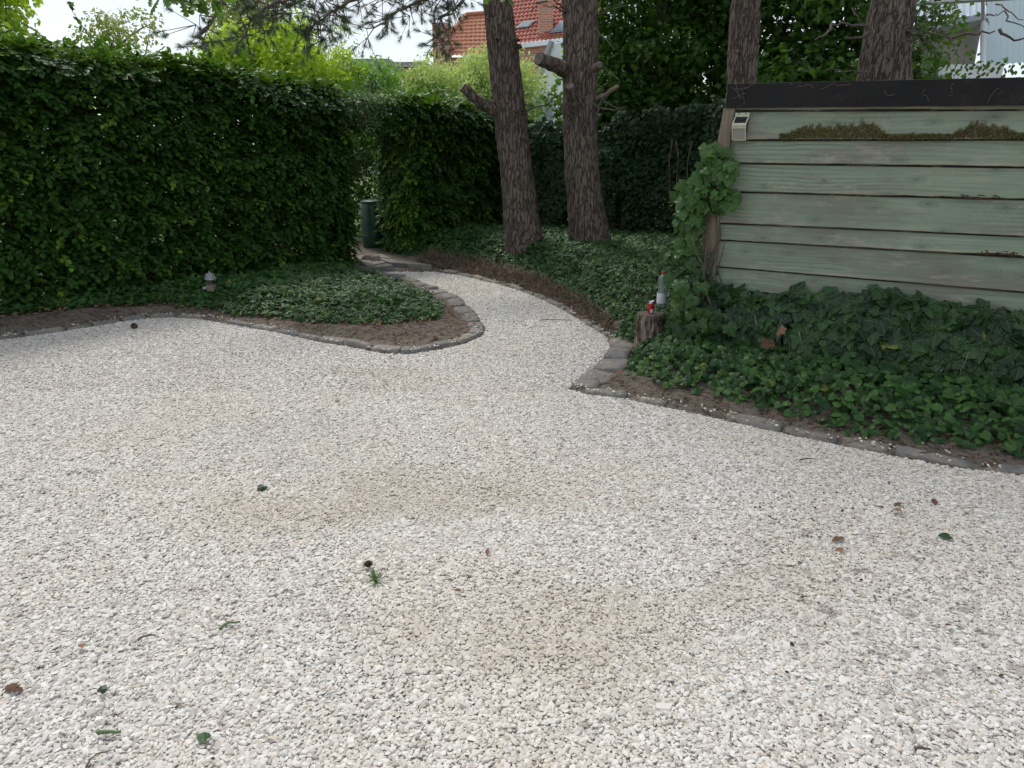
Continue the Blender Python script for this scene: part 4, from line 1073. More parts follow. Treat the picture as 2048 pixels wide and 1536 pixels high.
# oak twigs hanging in from the top
def oak_twig(label, pts, Y, n, spread, seed):
    r = np.random.default_rng(seed); P_ = np.array([At(px, py, Y) for px, py in pts]); base = P_[0]
    root = thing('oak_branch', label, 'branch', tuple(base), 0, 'oak leaves hanging in at the top')
    MB().tube(P_ - base, np.linspace(.02, .006, len(P_)), 6).build('twig', M['thin_bark'], root, True)
    t = r.random(n); k = t * (len(P_) - 1.001); i = k.astype(int); p = P_[i] + (P_[i + 1] - P_[i]) * (k - i)[:, None] + r.normal(0, 1, (n, 3)) * [spread, spread * .6, spread * .45]
    R = frames(r.normal(0, .5, (n, 3)) + [0, -.5, .6], r.normal(0, .6, (n, 3)) + [0, 0, -.7])
    link('leaves', leaves_mesh('leaves', OAK, p - base, R, .11 * r.uniform(.6, 1.1, n)), M['oak_leaf'], root)
oak_twig('cluster of lobed oak leaves hanging in at the top left of the picture', [(480, -90), (440, -10), (380, -5), (320, -8)], 5.2, 70, .07, 71)
oak_twig('few oak leaves hanging in front of the top of the left pine trunk', [(1010, -120), (1008, -40), (1003, -2)], 6.5, 16, .06, 72)
# long loose shoot above hedge
shoot = thing('hedge_shoot', 'long loose leafy shoot sticking up above the hedge at the left', 'shoot', tuple(At(190, 110, 7.4)), 0)
ps = np.array([At(205, 120, 7.5), At(170, 60, 7.5), At(150, 30, 7.5), At(133, 4, 7.5)]); b0 = At(190, 110, 7.4)
MB().tube(ps - b0, [.006, .004, .003, .002], 5).build('stem', M['thin_bark'], shoot, True)
tt = np.linspace(.1, 1, 12); lp = np.column_stack([np.interp(tt, np.linspace(0, 1, 4), ps[:, i]) for i in range(3)]) - b0
link('leaves', leaves_mesh('leaves', HORN, lp, frames(rdir(12) + [0, -.8, .5], rdir(12)), np.full(12, .07)), M['hornbeam'], shoot)

# ------------------------------------------------------------------ IVY
def ivy_cover(name, label, P, nrm, size, tm, mat, cat='ivy', kind='stuff', tipdir=None, group=None, jit=.35):
    n = len(P); r = RNG
    N3 = nrm + r.normal(0, jit, (n, 3)); tp_ = r.normal(0, .7, (n, 3)) + (tipdir if tipdir is not None else np.array([0, -.5, -.4]))
    o = link(name, leaves_mesh(name, tm, P, frames(N3, tp_), size * r.uniform(.45, 1.2, n), r.random(n) ** 1.35), M[mat])
    tag(o, label, cat, group, kind); return o
def scatter_poly(poly, dens):
    lo = poly.min(0); hi = poly.max(0); n = int((hi - lo).prod() * dens)
    P = RNG.uniform(lo, hi, (n, 2)); return P[inside(P, poly)]
# island bed + strip under hedge
isl = np.array([G(*p)[:2] for p in [(-300, 668), (60, 644), (180, 630), (330, 620), (420, 626), (470, 638), (560, 647), (640, 660), (760, 662), (840, 655), (880, 648), (885, 632), (870, 605), (820, 585), (760, 566), (705, 545)]])
isl = np.vstack([isl, [HB - hn * .1], [HA - hn * .1]])
P = scatter_poly(isl, 1500)
de = pdist(P, isl, True); Z_ = height(P); cov = .05 + .10 * sstep(.0, .5, de) * (.5 + fbm(np.column_stack([P, P[:, :1] * 0]), 2.2, 2, 12))
P3 = np.column_stack([P, Z_ + cov * (RNG.random(len(P)) ** .45)])
ivy_cover('ground_ivy', 'ivy ground cover on the island bed under the long hedge', P3, np.tile([0, -.35, 1.], (len(P), 1)), .062, IVY_LO, 'ivy_ground')
# bank ivy
bk = np.array([G(*p)[:2] for p in [(800, 522), (880, 528), (960, 540), (1040, 558), (1110, 590), (1165, 625), (1225, 668), (1245, 690)]])
bk = np.vstack([bk, [SHC + sn * .05 + sx * .02], [SHC - sn * 2.0], [2.6, 9.4], [1.5, 10.8], [-.1, 11.4], [-1.3, 10.9]])
P = scatter_poly(bk, 1400)
fr = np.array([G(*p)[:2] for p in [(800, 522), (880, 528), (960, 540), (1040, 558), (1110, 590), (1165, 625), (1225, 668)]]); de = pdist(P, fr, False)
k = RNG.random(len(P)) < sstep(.0, .25, de) * .9 + .1; P, de = P[k], de[k]
Z_ = height(P); cov = .05 + .11 * sstep(.1, .6, de) * (.5 + fbm(np.column_stack([P, P[:, :1] * 0]), 2.0, 2, 13))
P3 = np.column_stack([P, Z_ + cov * (RNG.random(len(P)) ** .4)])
ivy_cover('ground_ivy', 'ivy ground cover on the raised bank under the two path pines', P3, np.tile([0, -.45, .9], (len(P), 1)), .066, IVY_LO, 'ivy_ground')
# low ivy in front of the shed
fs = np.array([G(*p)[:2] for p in [(1262, 690), (1252, 760), (1330, 790), (1420, 805), (1560, 843), (1700, 880), (1850, 903), (2048, 928), (2250, 950)]])
fs = np.vstack([fs, [SHC + sx * 3.4 + sn * .05], [SHC + sn * .05]])
P = scatter_poly(fs, 1350); frl = fs[:9]; de = pdist(P, frl, False)
k = RNG.random(len(P)) < sstep(-.05, .18, de); P, de = P[k], de[k]
sl_ = (P - SHC) @ sx; dw = (P - SHC) @ sn
cov = .04 + .15 * sstep(.0, .35, de)
P3 = np.column_stack([P, height(P) + cov * RNG.random(len(P)) ** .5])
ivy_cover('ground_ivy', 'low small leaved ivy in front of the shed, down to the edging stones', P3, np.tile([-.3, -.5, .8], (len(P), 1)), .060, IVY_RND, 'ivy_ground')
# ivy climbing the lower wall: curtain of big leaves
n = 4300; s = RNG.uniform(-.12, 3.4, n)
topz = .56 + .13 * (fbm(np.column_stack([s, s * 0, s * 0]), 2.4, 3, 15) - .5) * 2 + .05 * np.sin(s * 9) * (fbm(np.column_stack([s, s * 0, s * 0]), 1.2, 2, 17)) + .06 * sstep(.2, .9, s)
u_ = RNG.random(n); z = .06 + (topz - .06) * u_
bulge = .05 + .20 * (1 - u_ ** 1.5) * (.6 + .8 * fbm(np.column_stack([s, z, z * 0]), 2.5, 2, 18))
dep = bulge * (1 - .5 * RNG.random(n) ** 2)
# gap where boards show through
kk = ~((abs(s - .66) < .05) & (z < .42) & (z > .12)); s, z, dep = s[kk], z[kk], dep[kk]; n = len(s)
c2 = SHC[None] + sx[None] * s[:, None] + sn[None] * (dep + .03)[:, None]
P3 = np.column_stack([c2, z]); nr = np.tile([sn[0], sn[1], .38], (n, 1))
ivy_cover('wall_ivy', 'thick ivy with large pale veined leaves climbing the foot of the green shed', P3, nr, .115, IVY_HI, 'ivy', tipdir=np.array([sn[0] * .3, sn[1] * .3, -1.0]), jit=.38, kind=None)
for i in range(14):
    s_ = random.uniform(0, 2.6); a = SHC + sx * s_ + sn * random.uniform(.12, .34); b_ = a + sn * .05 + sx * random.uniform(-.1, .1)
    MB().tube(wobble((a[0], a[1], .05), (b_[0], b_[1], random.uniform(.25, .45)), 8, .05, i), .003, 5).build('ivy_stem', M['pale_twig'], bpy.data.objects['wall_ivy'], True)
# climbing ivy on corner post
cl = thing('climbing_ivy', 'bushy ivy climbing the corner post of the shed above the stump', 'ivy', (SHC[0], SHC[1], .06))
cb = np.array([SHC[0], SHC[1], .06])
blobs = [((1425, 300), 20, 16, 22), ((1450, 335), 24, 20, 36), ((1420, 340), 26, 22, 44), ((1392, 372), 26, 22, 44), ((1448, 395), 26, 22, 44), ((1405, 400), 30, 24, 50), ((1372, 405), 16, 16, 16), ((1368, 440), 16, 20, 22), ((1395, 440), 14, 14, 14), ((1378, 480), 22, 18, 26), ((1352, 505), 18, 14, 18), ((1385, 520), 26, 20, 34),
         ((1358, 545), 20, 18, 26), ((1402, 552), 22, 20, 28), ((1372, 585), 24, 20, 34), ((1380, 625), 30, 24, 50), ((1425, 640), 34, 22, 50), ((1356, 648), 18, 16, 20), ((1372, 672), 30, 22, 50), ((1315, 716), 40, 18, 55), ((1375, 705), 48, 26, 90), ((1290, 738), 34, 18, 55), ((1322, 690), 22, 14, 18), ((1360, 740), 50, 24, 80)]
LP = []
for (c_, rx, ry, n) in blobs:
    for i in range(int(n * .95)):
        a = random.uniform(0, 6.283); q = math.sqrt(random.random()); px = c_[0] + rx * q * math.cos(a); py = c_[1] + ry * q * math.sin(a)
        off = random.uniform(.02, .16) if py < 560 else random.uniform(.05, .38)
        d = ray(px, py); n3 = np.array([sn[0], sn[1], 0]); p0 = np.array([SHC[0], SHC[1], 0]) + off * n3; t_ = ((p0 - [0, 0, CAMH]) @ n3) / (d @ n3); LP.append(np.array([0, 0, CAMH]) + d * t_)
LP = np.array(LP); LP = LP[LP[:, 2] > .05]; n = len(LP)
N3 = np.tile([-.35, -.9, .45], (n, 1)) + RNG.normal(0, .33, (n, 3)); tp_ = RNG.normal(0, .5, (n, 3)) + [0, 0, -.8]
link('foliage', leaves_mesh('foliage', IVY_HI, LP - cb, frames(N3, tp_), .092 * RNG.uniform(.4, 1.15, n), np.clip(RNG.random(n) * .55 + .35 * sstep(.5, 1.1, LP[:, 2]), 0, .97)), leaf_mat('ivy_bright', (.010, .036, .008), (.058, .140, .020), .2, .38, .32, odd=(.22, .30, .03), veins=(.12, .22, .08)), cl)
mb = MB()
for i in range(7):
    a, za = on_wall(1400 + i * 5, 715, .1); b_, zb_ = on_wall(1395 + i * 9, 330 + 25 * i, .06)
    A3 = np.array([*(SHC + sx * a + sn * .1), .02]); B3 = np.array([*(SHC + sx * b_ + sn * .05), zb_]); mb.tube(wobble(A3, B3, 12, .12, 80 + i) - cb, np.linspace(.010, .003, 12), 6)
mb.build('stems', M['thin_bark'], cl, True)

# ------------------------------------------------------------------ STUMP, CAN, BOTTLE
sb = G(1298, 690, .06); SY = sb[1]
ztop = At(1298, 628, SY)[2]; rs = 28 / F * SY * 1.0
stump = thing('tree_stump', 'short sawn tree stump with furrowed bark used as a little table', 'stump', (sb[0], SY, .05))
seg, rows = 90, 30; V = []
for i in range(rows):
    t_ = i / (rows - 1); z_ = -.05 + (ztop - .05 + .05) * t_
    for k in range(seg):
        a = 2 * math.pi * k / seg; fur = abs(math.sin(k * math.pi / 5.0 + 1.1 * math.sin(z_ * 14 + k * .21)))
        r_ = rs * (1 + .20 * (1 - t_) ** 2) * (1 - .12 * (1 - fur) ** 2) + .003 * random.uniform(-1, 1)
        V.append((r_ * math.cos(a), r_ * math.sin(a), z_))
Fk = [(i * seg + k, i * seg + (k + 1) % seg, (i + 1) * seg + (k + 1) % seg, (i + 1) * seg + k) for i in range(rows - 1) for k in range(seg)]
m, t, b = newmat('furrowed_bark'); g = NG(t); co = g.n('ShaderNodeTexCoord').outputs['Object']
gr = g.noise(g.mapping(co, (38, 38, 7)), 1, 5, .6, .8)
g.l(g.ramp(gr, [(.42, (.045, .030, .022)), (.52, (.23, .175, .125)), (.75, (.40, .33, .26))]), b.inputs['Base Color']); b.inputs['Roughness'].default_value = .9; g.l(g.bump(gr, 1, .015), b.inputs['Normal'])
MB().add(V, Fk).build('bark', m, stump, True)
m2, t, b = newmat('end_grain'); g = NG(t); co = g.n('ShaderNodeTexCoord').outputs['Object']
wv = g.n('ShaderNodeTexWave', Scale=28.0, Distortion=1.5, Detail=2.0); wv.wave_type = 'RINGS'; wv.rings_direction = 'Z'; g.l(co, wv.inputs['Vector'])
g.l(g.mix(g.math('MULTIPLY', g.noise(co, 12, 4), .6), g.ramp(wv.outputs[0], [(.2, (.10, .07, .05)), (.8, (.17, .12, .085))]), (.06, .04, .03)), b.inputs['Base Color']); b.inputs['Roughness'].default_value = .85
ztl = ztop - .05
MB().lathe([(rs * .93, ztl - .012), (rs * .95, ztl + .003), (rs * .5, ztl + .006), (.0005, ztl + .006)], n=48).build('cut_top', m2, stump, True)
TZ = ztop + .006
def on_stump(px, py): return G(px, py, TZ)
red = plain('red_can_paint', (.50, .012, .015), .3, .1, 20); alu = plain('aluminium', (.62, .62, .63), .3, .08, 30, metal=.9); white = plain('white_label', (.70, .70, .72), .5, .06, 20)
cp = on_stump(1301, 626)
can = thing('drink_can', 'small red drink can with silver top standing on the tree stump', 'can', tuple(cp))
ch = At(1301, 602, cp[1])[2] - TZ; cr = 6.6 / F * cp[1] * .97
MB().lathe([(cr * .75, 0), (cr * .8, .004), (cr, .012), (cr, ch * .80), (cr * .97, ch * .83)], n=28).build('can_body', red, can, True)
o = MB().lathe([(cr * .97, ch * .83), (cr * .99, ch * .86), (cr * .80, ch * .96), (cr * .82, ch), (cr * .74, ch), (cr * .72, ch * .965), (.0004, ch * .965)], n=28); o.build('can_top', alu, can, True)
V = []; F_ = []
for i in range(7):
    a = math.radians(-112 + i * 9)
    for z_ in (ch * .10, ch * .36): V.append((cr * 1.012 * math.cos(a), cr * 1.012 * math.sin(a), z_))
MB().add(V, [(2 * i, 2 * i + 2, 2 * i + 3, 2 * i + 1) for i in range(6)]).build('can_label', white, can)
V = []
for i in range(7):
    a = math.radians(-106 + i * 7)
    for z_ in (ch * .17, ch * .28): V.append((cr * 1.02 * math.cos(a), cr * 1.02 * math.sin(a), z_))
bars = MB()
for i in range(0, 6, 2): bars.add([V[2 * i], V[2 * i + 2], V[2 * i + 3], V[2 * i + 1]], [(0, 1, 2, 3)])
bars.build('barcode', plain('grey_print', (.25, .25, .27), .6), can)
bp = on_stump(1322, 617)
bot = thing('plastic_bottle', 'clear waisted plastic bottle with red cap standing behind the can', 'bottle', tuple(bp))
bh = At(1322, 543, bp[1])[2] - TZ; br = 10.2 / F * bp[1] * .97
m, t, b = newmat('clear_plastic'); b.inputs['Transmission Weight'].default_value = .93; b.inputs['Roughness'].default_value = .06; b.inputs['IOR'].default_value = 1.35; b.inputs['Base Color'].default_value = (.92, .96, .97, 1)
prof = [(.0005, .004), (br * .7, 0), (br * .95, .01), (br, .03), (br, .17), (br * 1.0, .42), (br * .86, .50), (br * .76, .60), (br * .84, .70), (br * .98, .79), (br * .92, .83), (br * .55, .90), (br * .30, .94), (br * .28, .96)]
prof = [(r_, z_ * bh if z_ > .012 else z_) for r_, z_ in prof]
inner = [(max(r_ - .0012, .0004), z_ + (.0012 if i == 0 or i == 1 else 0)) for i, (r_, z_) in enumerate(prof)][::-1]
MB().lathe(prof + inner, n=36).build('bottle_body', m, bot, True)
MB().lathe([(br * .40, bh * .945), (br * .42, bh * .95), (br * .42, bh * .995), (br * .36, bh), (.0004, bh)], n=24).build('cap', red, bot, True)
MB().lathe([(br * 1.015, bh * .16), (br * 1.015, bh * .44)], n=36).build('label', white, bot, True)

# ------------------------------------------------------------------ GARDEN LAMP on post in the ivy
gp = G(425, 592, .1)
GLS = .86
gl = thing('garden_lamp', 'grey hexagonal glass lantern on a short square wooden post in the ivy bed', 'lamp', (gp[0], gp[1], .06))
YY_ = gp[1]; pxm = YY_ / F * .985
def lz_(py): return At(425, py, YY_)[2] - .06
wpost = 8.5 * pxm
MB().box(-wpost, wpost, -wpost, wpost, -.1, lz_(564)).build('post', M['post'], gl, bevel=.004)
M['lantern'] = plain('dull_grey_glass', (.23, .24, .26), .35, .12, 25)
M['pewter'] = plain('pewter', (.42, .43, .42), .5, .15, 30)
def hexa(mb, r0, z0, r1, z1, rot=.3):
    V = [(r * math.cos(rot + k * math.pi / 3), r * math.sin(rot + k * math.pi / 3), z) for r, z in ((r0, z0), (r1, z1)) for k in range(6)]
    mb.add(V, [(k, (k + 1) % 6, 6 + (k + 1) % 6, 6 + k) for k in range(6)] + [tuple(range(6))[::-1], tuple(range(6, 12))]); return mb
MB().lathe([(.0004, lz_(564)), (7 * pxm, lz_(564)), (7 * pxm, lz_(561)), (3 * pxm, lz_(559)), (5 * pxm, lz_(555)), (.0004, lz_(555))], n=20).build('base_plate', plain('dark_metal', (.08, .08, .08), .5), gl)
gl.scale = (GLS, GLS, GLS)
hx = MB(); hexa(hx, 6 * pxm, lz_(556), 12 * pxm, lz_(551)); hexa(hx, 12 * pxm, lz_(551) + .0005, 7.5 * pxm, lz_(539)); hx.build('shade', M['lantern'], gl)
hx = MB()
for k in range(6):
    a = .3 + k * math.pi / 3; b2 = .3 + (k + 1) * math.pi / 3
    p0 = (12.2 * pxm * math.cos(a), 12.2 * pxm * math.sin(a), lz_(551)); p1 = (7.7 * pxm * math.cos(a), 7.7 * pxm * math.sin(a), lz_(539)); p2 = (12.2 * pxm * math.cos(b2), 12.2 * pxm * math.sin(b2), lz_(551)); p3 = (7.7 * pxm * math.cos(b2), 7.7 * pxm * math.sin(b2), lz_(539))
    hx.tube([p0, p1], .004, 5); hx.tube([p0, p2], .004, 5); hx.tube([p1, p3], .004, 5)
hx.lathe([(2 * pxm, lz_(539)), (1.2 * pxm, lz_(537)), (2.2 * pxm, lz_(535)), (.0004, lz_(533))], n=12)
hx.build('frame', M['pewter'], gl)
hx = MB(); hx.tube([(-wpost, -.01, lz_(571)), (-wpost - .03, -.012, lz_(572)), (-wpost - .05, -.012, lz_(573))], [.012, .018, .02], 10); hx.build('cable_socket', M['pewter'], gl, True)

# ------------------------------------------------------------------ behind the arch: barrel, blocks
bbp = At(750, 505, 11.1)
bb = thing('water_butt', 'dark green plastic water butt standing behind the hedge arch', 'water butt', (bbp[0], bbp[1], .03))
bb.scale = (.68, .68, .74)
gm = plain('green_plastic', (.006, .05, .026), .4, .15, 5)
MB().lathe([(.22, 0), (.25, .03), (.27, .3), (.28, .55), (.27, .85), (.24, .95)], n=36).build('barrel_body', gm, bb, True)
MB().lathe([(.255, .94), (.26, .96), (.26, .985), (.22, 1.0), (.0004, 1.0)], n=36).build('lid', gm, bb, True)
hx = MB()
for z_ in (.3, .6): hx.lathe([(.272, z_ - .012), (.285, z_), (.272, z_ + .012)], n=36)
hx.build('hoop', gm, bb, True)
stone_b = plain('sandstone_block', (.26, .20, .15), .9, .2, 12, .4)
for i, (px, py, lab) in enumerate([(735, 522, 'left of the two rough stone blocks under the arch'), (751, 524, 'right of the two rough stone blocks under the arch')]):
    p = G(px, py, .06); o = link('stone_block', rough_stone(.13, .12, .10, 500 + i), stone_b); o.location = (p[0], p[1], .055); o.rotation_euler = (0, 0, .3 * i)
    tag(o, lab, 'stone block', 'stone blocks under the arch')

# ------------------------------------------------------------------ BUILDINGS far behind
def brickmat(name, c1, c2, mort=(.45, .42, .38), sc=1.0):
    m, t, b = newmat(name); g = NG(t); co = g.n('ShaderNodeTexCoord').outputs['Object']
    cx = g.n('ShaderNodeSeparateXYZ'); g.l(co, cx.inputs[0]); cb_ = g.n('ShaderNodeCombineXYZ'); g.l(g.math('ADD', cx.outputs[0], cx.outputs[1]), cb_.inputs[0]); g.l(cx.outputs[2], cb_.inputs[1])
    br_ = g.n('ShaderNodeTexBrick', Scale=1.0); br_.inputs['Brick Width'].default_value = .22 * sc; br_.inputs['Row Height'].default_value = .075 * sc; br_.inputs['Mortar Size'].default_value = .01 * sc
    br_.inputs['Color1'].default_value = (*c1, 1); br_.inputs['Color2'].default_value = (*c2, 1); br_.inputs['Mortar'].default_value = (*mort, 1); g.l(cb_.outputs[0], br_.inputs['Vector'])
    c = g.mix(g.math('MULTIPLY', g.noise(co, 6, 5), .4), br_.outputs['Color'], tuple(x * .7 for x in c1)); g.l(c, b.inputs['Base Color']); b.inputs['Roughness'].default_value = .9; return m
M['brick'] = brickmat('red_brick', (.42, .15, .08), (.52, .24, .14), sc=1.5)
M['red_tile'] = plain('red_tile', (.42, .115, .075), .7, .25, 7)
M['orange_tile'] = plain('orange_tile', (.50, .205, .115), .75, .22, 9)
M['render_white'] = plain('white_render', (.75, .76, .78), .8, .05, 2)
M['grey_trim'] = plain('grey_trim', (.30, .31, .32), .6, .12, 4)
M['glass_dark'] = plain('sky_glass', (.25, .30, .36), .12, .15, 3)
def tiles(name, A_, B_, C_, D_, mat, parent, base, pitch=.22, row=.30):
    """pantiles on quad: A-B eave (left to right), D-C ridge"""
    A_, B_, C_, D_ = [np.asarray(p, float) for p in (A_, B_, C_, D_)]
    W_ = max(np.linalg.norm(B_ - A_), np.linalg.norm(C_ - D_)); H_ = np.linalg.norm((D_ + C_ - A_ - B_) / 2)
    nu = int(W_ / (pitch / 6)); nr = int(H_ / row); vs = []
    for r_ in range(nr): vs += [(r_ / nr, .045), ((r_ + .97) / nr, .005)]
    vs = np.array(vs); u = np.linspace(0, 1, nu)
    nrm = np.cross(B_ - A_, (D_ + C_ - A_ - B_) / 2); nrm /= np.linalg.norm(nrm)
    if nrm[2] < 0: nrm = -nrm
    P_ = []
    for v, lift in vs:
        E = A_ + (D_ - A_) * v; F2 = B_ + (C_ - B_) * v; L0 = E + (F2 - E) * u[:, None]
        x = (L0 - A_) @ ((B_ - A_) / np.linalg.norm(B_ - A_))
        P_.append(L0 + nrm * (lift + .028 * np.sin(x / pitch * 2 * math.pi))[:, None])
    V = np.vstack(P_) - base; nv = len(vs); i = np.arange(nv - 1)[:, None] * nu; j = np.arange(nu - 1)[None]
    f = np.stack([i + j, i + j + 1, i + nu + j + 1, i + nu + j], -1).reshape(-1, 4)
    return link(name, np_mesh(name, V, f, False), M[mat], parent)
# house with red roof
hb = np.array([2.6, 40., 0]); H1 = thing('brick_house', 'brick house with a dark red pantile roof and skylight seen between the two pines', 'house', tuple(hb))
eL, eR = At(1020, 90, 40), At(1215, 68, 38.5); rL, rR = eL + [0, 3.6, 3.4], eR + [0, 3.6, 3.4]
tiles('roof', eL, eR, rR, rL, 'red_tile', H1, hb)
def quad_wall(name, pts, z0, mat, parent, base):
    """pts in plan, walls extruded from z0 to each point's z"""
    mb = MB(); n = len(pts)
    V = [(p[0], p[1], z0) for p in pts] + [tuple(p) for p in pts]
    mb.add(np.array(V) - base, [(i, (i + 1) % n, n + (i + 1) % n, n + i) for i in range(n)]); return mb.build(name, M[mat], parent)
quad_wall('wall', [eL + [.1, .15, -.05], eR + [-.1, .15, -.05], eR + [-.1, 7, -.05], eL + [.1, 7, -.05]], 0, 'brick', H1, hb)
for (nm, a, z0, z1) in [('gutter', 0, -.20, .02)]:
    V = [eL + [0, -.12, z0], eR + [0, -.12, z0], eR + [0, -.12, z1], eL + [0, -.12, z1], eL + [0, .1, z0], eR + [0, .1, z0], eR + [0, .1, z1], eL + [0, .1, z1]]
    MB().add(np.array(V) - hb, [(0, 1, 2, 3), (4, 7, 6, 5), (0, 4, 5, 1), (3, 2, 6, 7), (0, 3, 7, 4), (1, 5, 6, 2)]).build(nm, M['render_white'], H1)
def on_quad(A_, B_, D_, px, py, lift=.08):
    A_, B_, D_ = map(np.asarray, (A_, B_, D_)); nrm = np.cross(B_ - A_, D_ - A_); nrm /= np.linalg.norm(nrm)
    if nrm[2] < 0: nrm = -nrm
    d = ray(px, py); t_ = ((A_ + nrm * lift - [0, 0, CAMH]) @ nrm) / (d @ nrm); return np.array([0, 0, CAMH]) + d * t_
def skylight(quad, pix, parent, base):
    q = [on_quad(*quad, *p) for p in pix]; q2 = [on_quad(*quad, *p, lift=.02) for p in pix]; c_ = np.mean(q, axis=0)
    V = q + q2; o = MB().add(np.array(V) - base, [(0, 1, 2, 3), (0, 4, 5, 1), (1, 5, 6, 2), (2, 6, 7, 3), (3, 7, 4, 0)]).build('skylight', M['grey_trim'], parent)
    nq = [c_ + (p - c_) * .82 for p in q]; up = np.array([0, -.01, .012]); MB().add(np.array([p + up for p in nq]) - base, [(0, 1, 2, 3)]).build('pane', M['glass_dark'], o)
qd = (eL, eR, rL)
skylight(qd, [(1031, 56), (1056, 54), (1072, 40), (1046, 42)], H1, hb)
skylight(qd, [(1098, 66), (1128, 62), (1140, 40), (1122, 42)], H1, hb)
c0 = on_quad(*qd, 1091, 62, 0)
ch_ = MB().box(c0[0] - .36, c0[0] + .36, c0[1] - .1, c0[1] + .5, c0[2] - .3, c0[2] + 2.3); V = np.array(ch_.v) - hb
MB().add(V, ch_.f).build('chimney', M['brick'], H1)
# orange roofed house
ob = np.array([-2.0, 41., 0]); H2 = thing('brick_house', 'brick house with a bright orange tiled roof left of the left pine', 'house', tuple(ob))
a_, b_, c_, d_ = At(862, 112, 41), At(1022, 112, 41), At(1022, 24, 44), At(932, 32, 44)
tiles('roof', a_, b_, c_, d_, 'orange_tile', H2, ob, pitch=.24, row=.34)
quad_wall('wall', [a_ + [.1, .15, -.05], b_ + [0, .15, -.05], b_ + [0, 6, -.05], a_ + [.1, 6, -.05]], 0, 'brick', H2, ob)
V, F_ = tube_arrays(np.array([d_, (c_ + d_) / 2, c_]) - ob + [0, 0, .06], .13, 8); MB().add(V, F_).build('ridge_tiles', M['orange_tile'], H2, True)
V, F_ = tube_arrays(np.array([a_, (a_ + d_) / 2, d_]) - ob + [0, 0, .05], .12, 8); MB().add(V, F_).build('hip_tiles', M['orange_tile'], H2, True)
q = At(882, 60, 40.5); MB().box(-.45, .45, 0, .9, 0, q[2] + .35).build('chimney', M['brick'], H2).location = (q[0] - ob[0], q[1] - ob[1], 0)
# white annex
wb = np.array([2.7, 36., 0]); H3 = thing('white_house', 'white rendered house wall with a grey verge behind the sawn stub of the right pine', 'house', tuple(wb))
p0, p1 = At(1068, 170, 36), At(1240, 170, 36); zt1 = At(1100, 88, 36)[2]
xk = At(1103, 100, 36)[0]; zk = At(1090, 180, 36)[2]
poly = [(p0[0], 0), (p1[0], 0), (p1[0], zt1), (xk, zt1), (p0[0], zk)]
V = [(x - wb[0], 0, z) for x, z in poly] + [(x - wb[0], 4, z) for x, z in poly]
MB().add(V, [tuple(range(5)), tuple(range(5, 10))[::-1]] + [(i, 5 + i, 5 + (i + 1) % 5, (i + 1) % 5) for i in range(5)]).build('wall', M['render_white'], H3)
V, F_ = tube_arrays(np.array([(p0[0] - wb[0] - .1, -.1, zk - .2), (xk - wb[0], -.1, zt1 + .1)]), .14, 4); MB().add(V, F_).build('verge', M['grey_trim'], H3)
MB().box(p0[0] - wb[0] + .1, p0[0] - wb[0] + .9, -.05, .05, zk - 1.5, zk - .3).build('window', M['glass_dark'], H3)
# flat roofed buildings at left
def flat_house(name, label, x0, x1, ytop, Y, wallm, trim=.35, dep=6):
    a = At(x0, ytop, Y); b2 = At(x1, ytop, Y); bs = np.array([(a[0] + b2[0]) / 2, Y, 0]); hw = (b2[0] - a[0]) / 2
    R_ = thing(name, label, 'building', tuple(bs)); MB().box(-hw, hw, 0, dep, 0, a[2] - trim).build('wall', M[wallm], R_)
    MB().box(-hw - .1, hw + .1, -.12, dep, a[2] - trim + .003, a[2]).build('roof', M['grey_trim'], R_)
    for k in (-.55, .1, .6):
        f_ = MB().box(hw * k, hw * k + .9, -.06, .02, a[2] - trim - 2.1, a[2] - trim - .6).build('window', M['render_white'], R_)
        MB().box(hw * k + .1, hw * k + .8, -.075, -.061, a[2] - trim - 2.0, a[2] - trim - .7).build('pane', M['glass_dark'], f_)
    return R_
flat_house('flat_building', 'low brick building with a grey flat roof edge over the hedge', 575, 655, 122, 34, 'brick', .5)
flat_house('flat_building', 'white flat roofed building behind the sapling', 662, 775, 118, 38, 'render_white', .3)
flat_house('flat_building', 'brick building with a low tiled roof left of the weeping tree', 752, 850, 124, 42, 'brick', .25)
# right: tan building with corrugated canopy
tb = np.array([9.0, 14.5, 0]); H4 = thing('garden_building', 'tan rendered building with clear corrugated canopy at the top right', 'building', tuple(tb))
def P4(px, py, Y=14.5): return At(px, py, Y) - tb
tan = plain('tan_render', (.26, .24, .19), .85, .1, 3); M['tan'] = tan
a, b2 = P4(1858, 60), P4(1966, 40); zt_ = P4(1966, 42)[2]
V = [(a[0], 0, -0.), (b2[0], 0, 0), (b2[0], 0, P4(1966, 42)[2]), (a[0], 0, P4(1858, 60)[2])]; V += [(x, y + 4, z) for x, y, z in V]
MB().add(V, [(0, 1, 2, 3), (7, 6, 5, 4), (0, 4, 5, 1), (1, 5, 6, 2), (2, 6, 7, 3), (3, 7, 4, 0)]).build('wall', tan, H4)
V, F_ = tube_arrays([P4(1850, 62, 14.35), P4(1969, 38, 14.35)], .11, 4); MB().add(V, F_).build('eaves_board', M['grey_trim'], H4)
V, F_ = tube_arrays([P4(1966, 40, 14.3), P4(1966, 150, 14.3)], .045, 8); MB().add(V, F_).build('downpipe', M['render_white'], H4)
m, t, b = newmat('corrugated_sheet'); b.inputs['Base Color'].default_value = (.62, .70, .78, 1); b.inputs['Roughness'].default_value = .3; g = NG(t); tr = g.n('ShaderNodeBsdfTranslucent'); tr.inputs[0].default_value = (.75, .85, .95, 1); ms = g.n('ShaderNodeMixShader'); ms.inputs[0].default_value = .55; g.l(b.outputs[0], ms.inputs[1]); g.l(tr.outputs[0], ms.inputs[2]); g.l(ms.outputs[0], t.nodes['Material Output'].inputs[0])
